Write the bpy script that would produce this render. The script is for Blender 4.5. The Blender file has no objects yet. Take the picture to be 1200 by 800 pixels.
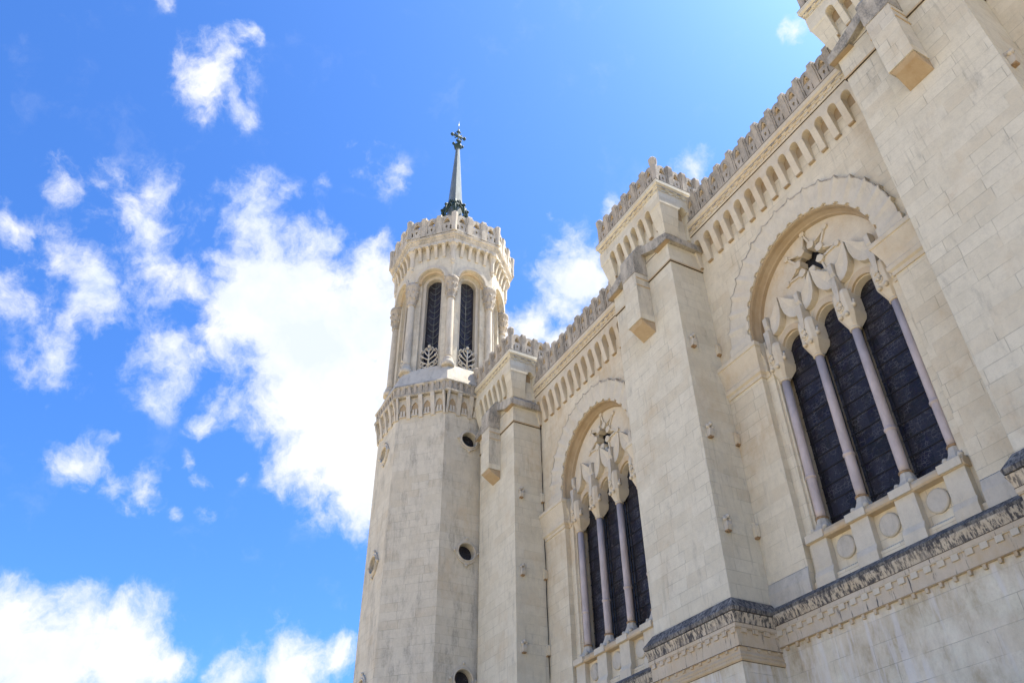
import bpy, bmesh, math, random
from mathutils import Vector, Matrix
from mathutils.geometry import tessellate_polygon
random.seed(7)
PI = math.pi
scn = bpy.context.scene
C = scn.collection

# ------------------------------------------------------------------ camera
cam_d = bpy.data.cameras.new('camera')
cam = bpy.data.objects.new('camera', cam_d)
C.objects.link(cam)
right = Vector((-0.46831, -0.88350, -0.01040))
up = Vector((-0.54903, 0.28177, 0.78687))
fwd = Vector((0.69227, -0.37421, 0.61703))
rot = Matrix((right, up, -fwd)).transposed()
cam.matrix_world = Matrix.Translation((0, 20, 1.6)) @ rot.to_4x4()
cam_d.sensor_width = 36
cam_d.lens = 0.954 * 1000 / 1200 * 36
cam_d.clip_end = 5000
scn.camera = cam
scn.render.resolution_x = 1024
scn.render.resolution_y = 682

# ------------------------------------------------------------------ light
SUN = Vector((-0.10, -0.47, 0.87)).normalized()
EXPOSURE = 1.38
SKY_STRENGTH = 0.12
scn.view_settings.view_transform = 'Standard'
scn.view_settings.look = 'None'
scn.view_settings.gamma = 1
scn.view_settings.use_curve_mapping = False
scn.view_settings.exposure = EXPOSURE
sl = bpy.data.lights.new('sun', 'SUN')
sl.energy = 5.0
sl.angle = math.radians(0.53)
sl.color = (1.0, 0.93, 0.82)
so = bpy.data.objects.new('sun', sl)
C.objects.link(so)
so.rotation_euler = SUN.to_track_quat('Z', 'Y').to_euler()
so.location = (0, 0, 80)

w = bpy.data.worlds.new('World')
scn.world = w
w.use_nodes = True
nt = w.node_tree
nt.nodes.clear()
N = nt.nodes.new
L = nt.links.new
sky = N('ShaderNodeTexSky')
sky.sky_type = 'NISHITA'
sky.sun_disc = False
sky.sun_elevation = math.asin(SUN.z)
sky.sun_rotation = math.atan2(SUN.x, SUN.y)
sky.altitude = 300
sky.air_density = 1.0
sky.dust_density = 1.6
sky.ozone_density = 3.0
hs = N('ShaderNodeHueSaturation')
hs.inputs['Saturation'].default_value = 1.12
L(sky.outputs[0], hs.inputs['Color'])
bg = N('ShaderNodeBackground')
bg.inputs['Strength'].default_value = SKY_STRENGTH
mulc = N('ShaderNodeMix'); mulc.data_type = 'RGBA'; mulc.blend_type = 'MULTIPLY'
mulc.inputs['Factor'].default_value = 1.0
mulc.inputs['B'].default_value = (0.40, 0.65, 0.97, 1)
L(hs.outputs[0], mulc.inputs['A'])
L(mulc.outputs['Result'], bg.inputs['Color'])
CLOUDS = [(0.617, 0.0413, 0.7859, 2.86, 0.95), (0.5733, 0.0208, 0.8191, 1.23, 0.85), (0.5962, 0.0243, 0.8024, 1.24, 0.8), (0.6394, 0.0021, 0.7689, 1.49, 0.75), (0.6118, 0.07, 0.7879, 1.41, 0.7), (0.7262, 0.1409, 0.6729, 1.86, 0.76), (0.7434, 0.0765, 0.6644, 3.42, 0.8), (0.7894, 0.0903, 0.6072, 4.09, 0.86), (0.8454, 0.1031, 0.524, 2.47, 0.76), (0.7615, 0.1763, 0.6238, 1.9, 0.95), (0.7211, 0.0551, 0.6907, 1.88, 0.85), (0.8318, -0.0146, 0.5549, 3.23, 0.95), (0.8042, 0.1541, 0.5741, 2.4, 0.62), (0.7806, 0.0156, 0.6249, 2.36, 0.72), (0.7168, 0.1124, 0.6882, 1.5, 0.7), (0.7183, -0.0526, 0.6937, 3.46, 0.85), (0.7041, -0.0995, 0.7031, 2.27, 0.75), (0.7663, -0.1005, 0.6346, 5.26, 1.7), (0.7894, -0.1765, 0.588, 6.7, 2.0), (0.8334, -0.2227, 0.5058, 4.73, 1.9), (0.8511, -0.2613, 0.4553, 2.63, 1.6), (0.7735, -0.0188, 0.6335, 2.18, 0.9), (0.7541, -0.0311, 0.656, 2.48, 0.95), (0.7369, -0.2111, 0.6422, 4.43, 1.5), (0.7804, -0.3025, 0.5472, 7.09, 1.5), (0.6163, -0.1426, 0.7745, 1.93, 0.52), (0.6272, -0.1859, 0.7563, 1.38, 0.56), (0.6299, -0.1597, 0.7601, 2.29, 0.5), (0.604, -0.4224, 0.6759, 3.09, 1.3), (0.5377, -0.4274, 0.7268, 1.28, 0.85), (0.638, -0.4168, 0.6475, 1.79, 1.1), (0.6753, -0.3891, 0.6265, 2.04, 1.1), (0.6657, -0.4193, 0.6173, 1.44, 1.0), (0.6971, -0.3649, 0.6171, 2.4, 1.2), (0.4488, -0.4904, 0.7471, 1.57, 1.1), (0.2836, -0.5108, 0.8115, 1.11, 1.15), (0.5749, -0.3719, 0.7288, 0.82, 0.5), (0.8944, 0.0417, 0.4453, 1.79, 0.85), (0.9022, -0.0199, 0.4309, 1.85, 0.9), (0.9024, 0.0109, 0.4309, 1.31, 0.8), (0.8804, 0.0296, 0.4732, 0.76, 0.7), (0.864, -0.0614, 0.4998, 0.97, 0.8), (0.884, -0.0669, 0.4626, 0.85, 0.62), (0.8906, -0.0809, 0.4475, 0.85, 0.62), (0.9024, -0.0909, 0.4211, 0.74, 0.7), (0.9082, -0.0612, 0.414, 0.62, 0.5), (0.8817, -0.1204, 0.4561, 0.49, 0.6), (0.9661, 0.0162, 0.2578, 3.99, 1.6), (0.9604, -0.0517, 0.2738, 3.15, 1.5), (0.9639, 0.0593, 0.2597, 3.53, 1.6), (0.9611, -0.0891, 0.2614, 1.83, 1.3), (0.9362, -0.2275, 0.2679, 3.17, 1.4), (0.9191, -0.2681, 0.2888, 1.89, 1.3), (0.9511, -0.1727, 0.256, 1.79, 1.2), (0.9537, 0.0103, 0.3006, 1.12, 0.6), (0.5675, 0.1022, 0.817, 0.77, 0.62), (0.6596, -0.1088, 0.7437, 0.79, 0.5)]
tc = N('ShaderNodeTexCoord')
prev = None
# warp the direction a little so that the cloud banks have ragged outlines
wn = N('ShaderNodeTexNoise')
wn.inputs['Scale'].default_value = 14
wn.inputs['Detail'].default_value = 5
wn.inputs['Roughness'].default_value = 0.6
L(tc.outputs['Generated'], wn.inputs['Vector'])
wsub = N('ShaderNodeVectorMath'); wsub.operation = 'SUBTRACT'
L(wn.outputs['Color'], wsub.inputs[0]); wsub.inputs[1].default_value = (0.5, 0.5, 0.5)
wsc = N('ShaderNodeVectorMath'); wsc.operation = 'SCALE'
L(wsub.outputs[0], wsc.inputs[0]); wsc.inputs['Scale'].default_value = 0.045
wadd = N('ShaderNodeVectorMath'); wadd.operation = 'ADD'
L(tc.outputs['Generated'], wadd.inputs[0]); L(wsc.outputs[0], wadd.inputs[1])
for dx, dy, dz, r, a in CLOUDS:
    d = N('ShaderNodeVectorMath'); d.operation = 'DISTANCE'
    L(wadd.outputs[0], d.inputs[0]); d.inputs[1].default_value = (dx, dy, dz)
    m = N('ShaderNodeMapRange'); m.interpolation_type = 'LINEAR'
    m.inputs['From Min'].default_value = 2 * math.sin(math.radians(r) * 1.45 / 2)
    m.inputs['From Max'].default_value = 0
    m.inputs['To Min'].default_value = 0
    m.inputs['To Max'].default_value = a
    L(d.outputs['Value'], m.inputs['Value'])
    if prev is None:
        prev = m
    else:
        mx = N('ShaderNodeMath'); mx.operation = 'SMOOTH_MAX'
        mx.inputs[2].default_value = 0.12
        L(prev.outputs[0], mx.inputs[0]); L(m.outputs[0], mx.inputs[1])
        prev = mx
n1 = N('ShaderNodeTexNoise')
n1.inputs['Scale'].default_value = 17
n1.inputs['Detail'].default_value = 11
n1.inputs['Roughness'].default_value = 0.63
n1.inputs['Distortion'].default_value = 0.15
L(wadd.outputs[0], n1.inputs['Vector'])
nm = N('ShaderNodeMath'); nm.operation = 'MULTIPLY_ADD'
L(n1.outputs['Fac'], nm.inputs[0]); nm.inputs[1].default_value = 2.6; nm.inputs[2].default_value = -1.3 - 0.40
ad = N('ShaderNodeMath'); ad.operation = 'ADD'
L(nm.outputs[0], ad.inputs[0]); L(prev.outputs[0], ad.inputs[1])
den = N('ShaderNodeMapRange'); den.interpolation_type = 'SMOOTHSTEP'
den.inputs['From Min'].default_value = -0.20
den.inputs['From Max'].default_value = 0.78
L(ad.outputs[0], den.inputs['Value'])
# only where a bank exists
gate = N('ShaderNodeMapRange'); gate.inputs['From Min'].default_value = 0.06; gate.inputs['From Max'].default_value = 0.3
L(prev.outputs[0], gate.inputs['Value'])
dm = N('ShaderNodeMath'); dm.operation = 'MULTIPLY'
L(den.outputs[0], dm.inputs[0]); L(gate.outputs[0], dm.inputs[1])
n2 = N('ShaderNodeTexNoise'); n2.inputs['Scale'].default_value = 9; n2.inputs['Detail'].default_value = 7
n2.inputs['Roughness'].default_value = 0.6
L(wadd.outputs[0], n2.inputs['Vector'])
cr = N('ShaderNodeMix'); cr.data_type = 'RGBA'
cmr = N('ShaderNodeMapRange'); cmr.inputs['From Min'].default_value = 0.35; cmr.inputs['From Max'].default_value = 0.62
L(n2.outputs['Fac'], cmr.inputs['Value'])
L(cmr.outputs[0], cr.inputs['Factor'])
cr.inputs['A'].default_value = (0.78, 0.85, 0.98, 1)
cr.inputs['B'].default_value = (1.0, 1.0, 1.0, 1)
cb = N('ShaderNodeBackground'); cb.inputs['Strength'].default_value = 0.44
L(cr.outputs['Result'], cb.inputs['Color'])
ms = N('ShaderNodeMixShader')
L(dm.outputs[0], ms.inputs[0]); L(bg.outputs[0], ms.inputs[1]); L(cb.outputs[0], ms.inputs[2])
wo = N('ShaderNodeOutputWorld')
L(ms.outputs[0], wo.inputs['Surface'])

# ------------------------------------------------------------------ materials
def newmat(name):
    m = bpy.data.materials.new(name); m.use_nodes = True
    t = m.node_tree; t.nodes.clear()
    o = t.nodes.new('ShaderNodeOutputMaterial'); p = t.nodes.new('ShaderNodeBsdfPrincipled')
    t.links.new(p.outputs[0], o.inputs[0])
    return m, t, p

def noise(t, vec, scale, detail=6, rough=0.6, stretch=None, seed=0):
    mp = t.nodes.new('ShaderNodeMapping')
    mp.inputs['Location'].default_value = (seed * 3.7, seed * 1.3, seed * 2.1)
    mp.inputs['Scale'].default_value = stretch or (1, 1, 1)
    t.links.new(vec, mp.inputs['Vector'])
    n = t.nodes.new('ShaderNodeTexNoise')
    n.inputs['Scale'].default_value = scale; n.inputs['Detail'].default_value = detail
    n.inputs['Roughness'].default_value = rough
    t.links.new(mp.outputs[0], n.inputs['Vector'])
    return n.outputs['Fac']

def ramp(t, v, a, b, lo=0.0, hi=1.0):
    m = t.nodes.new('ShaderNodeMapRange'); m.interpolation_type = 'SMOOTHSTEP'
    m.inputs['From Min'].default_value = a; m.inputs['From Max'].default_value = b
    m.inputs['To Min'].default_value = lo; m.inputs['To Max'].default_value = hi
    t.links.new(v, m.inputs['Value'])
    return m.outputs[0]

def mixc(t, f, a, b, mode='MIX'):
    m = t.nodes.new('ShaderNodeMix'); m.data_type = 'RGBA'; m.blend_type = mode
    for key, x in (('Factor', f), ('A', a), ('B', b)):
        if isinstance(x, (int, float)):
            m.inputs[key].default_value = x
        elif isinstance(x, tuple):
            m.inputs[key].default_value = (*x, 1) if len(x) == 3 else x
        else:
            t.links.new(x, m.inputs[key])
    return m.outputs['Result']

def math2(t, op, a, b):
    m = t.nodes.new('ShaderNodeMath'); m.operation = op
    for i, x in enumerate((a, b)):
        if isinstance(x, (int, float)): m.inputs[i].default_value = x
        else: t.links.new(x, m.inputs[i])
    return m.outputs[0]

def stone(name, base=(0.60, 0.56, 0.50), brick=True, ochre=0.35, grime=0.2, black=0.0, streak=0.0,
          ochre_col=(0.50, 0.38, 0.23), grime_col=(0.235, 0.218, 0.185), row=0.46, width=1.05, bump=0.6, seed=0):
    m, t, p = newmat(name)
    geo = t.nodes.new('ShaderNodeNewGeometry')
    pos = geo.outputs['Position']
    col = None
    heightv = None
    c2 = tuple(x * y for x, y in zip(base, (0.88, 0.86, 0.82)))
    if brick:
        uv = t.nodes.new('ShaderNodeUVMap')
        sp = t.nodes.new('ShaderNodeSeparateXYZ'); t.links.new(uv.outputs[0], sp.inputs[0])
        rown = math2(t, 'FLOOR', math2(t, 'DIVIDE', sp.outputs['Y'], row), 0)
        wn_ = t.nodes.new('ShaderNodeTexWhiteNoise'); wn_.noise_dimensions = '1D'
        t.links.new(rown, wn_.inputs['W'])
        # small waviness so that the joints are not ruled
        wob = noise(t, pos, 1.3, 2, 0.5, seed=3)
        ux = math2(t, 'ADD', sp.outputs['X'], math2(t, 'MULTIPLY', wn_.outputs['Value'], 0.9))
        uy = math2(t, 'ADD', sp.outputs['Y'], math2(t, 'MULTIPLY', wob, 0.012))
        cb_ = t.nodes.new('ShaderNodeCombineXYZ')
        t.links.new(ux, cb_.inputs[0]); t.links.new(uy, cb_.inputs[1])
        br = t.nodes.new('ShaderNodeTexBrick')
        br.offset = 0.0; br.squash = 1.0
        br.inputs['Scale'].default_value = 1.0
        br.inputs['Brick Width'].default_value = width
        br.inputs['Row Height'].default_value = row
        br.inputs['Mortar Size'].default_value = 0.009
        br.inputs['Mortar Smooth'].default_value = 0.6
        br.inputs['Color1'].default_value = (1, 1, 1, 1)
        br.inputs['Color2'].default_value = (0, 0, 0, 1)
        br.inputs['Mortar'].default_value = (0.5, 0.5, 0.5, 1)
        t.links.new(cb_.outputs[0], br.inputs['Vector'])
        col = mixc(t, ramp(t, br.outputs['Color'], 0.0, 1.0, 0.0, 0.75), base, c2)
        # a few stones are noticeably yellower
        col = mixc(t, ramp(t, br.outputs['Color'], 0.80, 0.92, 0, 0.25 + ochre * 0.5), col, tuple(a * 0.6 + b * 0.4 for a, b in zip(base, ochre_col)))
        vis = ramp(t, noise(t, pos, 0.9, 3, 0.6, seed=9), 0.40, 0.62, 0.12, 1.0)
        mort = math2(t, 'MULTIPLY', br.outputs['Fac'], vis)
        heightv = math2(t, 'MULTIPLY', mort, -0.5)
    else:
        col = mixc(t, noise(t, pos, 2.2, 4, 0.6, seed=seed + 5), base, c2)
    # mottling
    col = mixc(t, ramp(t, noise(t, pos, 4.0, 9, 0.78, (1, 1, 0.55), seed + 1), 0.40, 0.68, 0, 0.55), col, tuple(x * 0.76 for x in base))
    col = mixc(t, ramp(t, noise(t, pos, 1.1, 6, 0.7, seed=seed + 21), 0.42, 0.66, 0, 0.35), col, tuple(min(0.78, x * 1.12) for x in base))
    col = mixc(t, ramp(t, noise(t, pos, 17, 5, 0.8, seed=seed + 22), 0.52, 0.72, 0, 0.45), col, tuple(x * 0.66 for x in base))
    # ochre patina
    oc = ramp(t, noise(t, pos, 0.42, 6, 0.62, (1, 1, 0.8), seed + 2), 0.62 - ochre * 0.35, 0.78 - ochre * 0.2)
    oc2 = ramp(t, noise(t, pos, 3.1, 6, 0.7, (1, 1, 0.5), seed + 7), 0.35, 0.75, 0.35, 1)
    col = mixc(t, math2(t, 'MULTIPLY', math2(t, 'MULTIPLY', oc, oc2), min(1, 0.35 + ochre)), col, ochre_col)
    if streak:
        st = ramp(t, noise(t, pos, 2.6, 5, 0.6, (1, 1, 0.10), seed + 4), 0.50, 0.62, 0, streak)
        col = mixc(t, st, col, (0.68, 0.63, 0.55))
    # grey weathering in runs and patches
    g1 = ramp(t, noise(t, pos, 1.6, 9, 0.72, (1, 1, 0.30), seed + 6), 0.66 - grime * 0.42, 0.80 - grime * 0.25)
    g2 = ramp(t, noise(t, pos, 14, 6, 0.75, (1, 1, 0.6), seed + 8), 0.30, 0.65, 0.25, 1)
    col = mixc(t, math2(t, 'MULTIPLY', math2(t, 'MULTIPLY', g1, g2), min(1, 0.45 + grime * 0.6)), col, grime_col)
    if brick:
        v1 = ramp(t, noise(t, pos, 7.0, 4, 0.6, (1, 1, 0.035), seed + 31), 0.58, 0.70)
        v2 = ramp(t, noise(t, pos, 0.8, 3, 0.6, (1, 1, 0.5), seed + 32), 0.46, 0.62)
        col = mixc(t, math2(t, 'MULTIPLY', math2(t, 'MULTIPLY', v1, v2), 0.5), col, tuple(x * 0.6 for x in base))
        k1 = ramp(t, noise(t, pos, 2.1, 8, 0.75, (1, 1, 0.6), seed + 33), 0.66, 0.74, 0, 0.7)
        k2 = ramp(t, noise(t, pos, 11, 6, 0.75, seed=seed + 34), 0.45, 0.6)
        col = mixc(t, math2(t, 'MULTIPLY', k1, k2), col, tuple(x * 0.45 for x in grime_col))
    if black:
        b1 = ramp(t, noise(t, pos, 9.5, 7, 0.75, (1, 1, 0.10), seed + 11), 0.62 - black * 0.25, 0.70 - black * 0.2)
        b2 = ramp(t, noise(t, pos, 1.1, 3, 0.5, seed=seed + 12), 0.25, 0.55, 0.3, 1)
        col = mixc(t, math2(t, 'MULTIPLY', math2(t, 'MULTIPLY', b1, b2), 0.93), col, (0.045, 0.045, 0.05))
    if brick:
        col = mixc(t, math2(t, 'MULTIPLY', mort, 0.62), col, tuple(x * 0.38 for x in base))
    # pits
    pit = ramp(t, noise(t, pos, 23, 2, 0.5, seed=seed + 13), 0.74, 0.80, 0, 0.5)
    col = mixc(t, pit, col, tuple(x * 0.4 for x in base))
    t.links.new(col, p.inputs['Base Color'])
    p.inputs['Roughness'].default_value = 0.92
    p.inputs['Specular IOR Level'].default_value = 0.2
    nf = noise(t, pos, 9, 9, 0.7, seed=seed + 15)
    h = math2(t, 'MULTIPLY', nf, 0.45)
    if heightv is not None:
        h = math2(t, 'ADD', h, heightv)
    bv = t.nodes.new('ShaderNodeBevel'); bv.samples = 4; bv.inputs['Radius'].default_value = 0.022
    bp = t.nodes.new('ShaderNodeBump')
    bp.inputs['Strength'].default_value = bump; bp.inputs['Distance'].default_value = 0.05
    t.links.new(h, bp.inputs['Height'])
    t.links.new(bv.outputs[0], bp.inputs['Normal'])
    t.links.new(bp.outputs[0], p.inputs['Normal'])
    return m

def plain(name, colr, rough=0.6, metal=0.0, var=0.25, scale=6, bump=0.2, stretch=(1, 1, 0.4)):
    m, t, p = newmat(name)
    geo = t.nodes.new('ShaderNodeNewGeometry')
    f = noise(t, geo.outputs['Position'], scale, 7, 0.65, stretch)
    col = mixc(t, ramp(t, f, 0.3, 0.7), tuple(x * (1 - var) for x in colr), tuple(min(1, x * (1 + var)) for x in colr))
    t.links.new(col, p.inputs['Base Color'])
    p.inputs['Roughness'].default_value = rough
    p.inputs['Metallic'].default_value = metal
    bp = t.nodes.new('ShaderNodeBump'); bp.inputs['Strength'].default_value = bump; bp.inputs['Distance'].default_value = 0.02
    t.links.new(f, bp.inputs['Height']); t.links.new(bp.outputs[0], p.inputs['Normal'])
    return m

def glassmat(name, tint=(0.019, 0.016, 0.016)):
    m, t, p = newmat(name)
    uv = t.nodes.new('ShaderNodeUVMap')
    geo = t.nodes.new('ShaderNodeNewGeometry')
    v = t.nodes.new('ShaderNodeTexVoronoi'); v.feature = 'DISTANCE_TO_EDGE'; v.inputs['Scale'].default_value = 7.5
    t.links.new(uv.outputs[0], v.inputs['Vector'])
    v2 = t.nodes.new('ShaderNodeTexVoronoi'); v2.inputs['Scale'].default_value = 7.5
    t.links.new(uv.outputs[0], v2.inputs['Vector'])
    w1 = noise(t, geo.outputs['Position'], 1.2, 4, 0.6)
    base = mixc(t, ramp(t, w1, 0.45, 0.62), tint, (0.016, 0.015, 0.028))
    hsv = mixc(t, 0.22, base, v2.outputs['Color'], 'MULTIPLY')
    sp = t.nodes.new('ShaderNodeSeparateXYZ'); t.links.new(uv.outputs[0], sp.inputs[0])
    pr_ = math2(t, 'FLOOR', math2(t, 'DIVIDE', math2(t, 'SUBTRACT', sp.outputs['Y'], 13.17), 0.56), 0)
    pc_ = math2(t, 'FLOOR', math2(t, 'DIVIDE', sp.outputs['X'], 0.42), 0)
    cx_ = t.nodes.new('ShaderNodeCombineXYZ'); t.links.new(pr_, cx_.inputs[0]); t.links.new(pc_, cx_.inputs[1])
    wn2 = t.nodes.new('ShaderNodeTexWhiteNoise'); wn2.noise_dimensions = '2D'; t.links.new(cx_.outputs[0], wn2.inputs['Vector'])
    hsv = mixc(t, ramp(t, wn2.outputs['Value'], 0.2, 1.0, 0.0, 0.8), hsv, (0.030, 0.028, 0.036))
    wv = t.nodes.new('ShaderNodeTexWave'); wv.wave_type = 'RINGS'; wv.inputs['Scale'].default_value = 2.2; wv.inputs['Distortion'].default_value = 5; wv.inputs['Detail'].default_value = 3
    t.links.new(uv.outputs[0], wv.inputs['Vector'])
    lead = math2(t, 'MAXIMUM', ramp(t, v.outputs['Distance'], 0.02, 0.05, 1, 0), ramp(t, wv.outputs['Fac'], 0.93, 0.99, 0, 0.7))
    brk = ramp(t, noise(t, geo.outputs['Position'], 3.2, 4, 0.6, seed=2), 0.44, 0.60)
    col = mixc(t, math2(t, 'MULTIPLY', lead, brk), hsv, (0.095, 0.09, 0.09))
    t.links.new(col, p.inputs['Base Color'])
    p.inputs['Roughness'].default_value = 0.38
    p.inputs['Specular IOR Level'].default_value = 0.22
    bp = t.nodes.new('ShaderNodeBump'); bp.inputs['Strength'].default_value = 0.5; bp.inputs['Distance'].default_value = 0.02
    t.links.new(math2(t, 'ADD', v2.outputs['Distance'], lead), bp.inputs['Height'])
    t.links.new(bp.outputs[0], p.inputs['Normal'])
    return m

M = dict(
    wall=stone('limestone_ashlar', (0.67, 0.595, 0.44), True, 0.55, 0.17, seed=1),
    pier=stone('pale_limestone_ashlar', (0.625, 0.57, 0.435), True, 0.32, 0.26, seed=2),
    lower=stone('stained_limestone_ashlar', (0.78, 0.695, 0.53), True, 0.95, 0.12, streak=0.62, ochre_col=(0.38, 0.29, 0.17), row=0.62, width=1.5, seed=3),
    tower=stone('grey_limestone_ashlar', (0.59, 0.535, 0.415), True, 0.28, 0.46, seed=4),
    hood=stone('arch_limestone', (0.61, 0.55, 0.43), False, 0.30, 0.20, bump=0.7, seed=17),
    trim=stone('carved_limestone', (0.62, 0.55, 0.42), False, 0.5, 0.14, seed=5),
    ttrim=stone('carved_grey_limestone', (0.55, 0.50, 0.405), False, 0.30, 0.46, seed=6),
    dirty=stone('weathered_limestone', (0.50, 0.44, 0.35), False, 0.35, 0.74, grime_col=(0.17, 0.16, 0.138), bump=0.9, seed=7),
    dirty2=stone('weathered_pale_limestone', (0.55, 0.50, 0.41), False, 0.3, 0.68, grime_col=(0.19, 0.18, 0.155), bump=0.9, seed=18),
    gable=stone('lichened_limestone', (0.51, 0.46, 0.37), False, 0.2, 0.72, grime_col=(0.115, 0.112, 0.10), bump=0.9, seed=8),
    ochre=stone('sheltered_shaded_limestone', (0.42, 0.33, 0.215), False, 0.8, 0.06, ochre_col=(0.31, 0.215, 0.115), seed=9),  # yellower sheltered stone, with underside shade painted into its dark colour
    warm=stone('warm_limestone', (0.56, 0.46, 0.32), False, 0.75, 0.08, ochre_col=(0.48, 0.34, 0.18), seed=10),
    streak=stone('black_streaked_limestone', (0.56, 0.48, 0.355), False, 0.5, 0.45, black=0.68, grime_col=(0.15, 0.14, 0.13), bump=0.6, seed=11),
    streak2=stone('lightly_streaked_limestone', (0.57, 0.485, 0.36), False, 0.65, 0.16, black=0.22, seed=12),
    slate=stone('blackened_weathering', (0.36, 0.33, 0.28), False, 0.0, 0.92, black=0.6, grime_col=(0.055, 0.052, 0.048), bump=0.9, seed=13),
    crevice=plain('crevice_shade_and_dirt', (0.075, 0.055, 0.035), 0.95, 0, 0.5, 5, 0.2),  # paints crevice shade as dark lines, together with dirt in the seams
    marble=plain('pinkish_marble', (0.45, 0.375, 0.33), 0.5, 0, 0.16, 3, 0.1),
    rust=plain('rust_stained_stone', (0.30, 0.20, 0.11), 0.9, 0, 0.3, 9, 0.3),
    glass=glassmat('dark_stained_glass'),
    iron=plain('dark_iron', (0.020, 0.018, 0.018), 0.6, 0.3, 0.3, 8, 0.2),
    lead=plain('lead_sheet', (0.17, 0.19, 0.165), 0.38, 0.3, 0.2, 3, 0.2),
    verdigris=plain('green_bronze', (0.022, 0.045, 0.038), 0.65, 0.3, 0.4, 9, 0.4),
    ground=plain('pale_paving', (0.52, 0.43, 0.29), 0.9, 0, 0.12, 0.6, 0.2, (1, 1, 1)),
    lead_roof=plain('roof_lead', (0.10, 0.11, 0.105), 0.7, 0.1, 0.2, 2, 0.2),
)

# ------------------------------------------------------------------ mesh builder
class F:
    """vertical plane frame: u runs along it, n points out of it, z is up"""
    def __init__(s, ox, oy, u, n): s.o = (ox, oy); s.u = u; s.n = n
    def p(s, u, n, z):
        return (s.o[0] + s.u[0] * u + s.n[0] * n, s.o[1] + s.u[1] * u + s.n[1] * n, z)

NAVE = F(0, 0, (1, 0), (0, 1))

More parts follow.
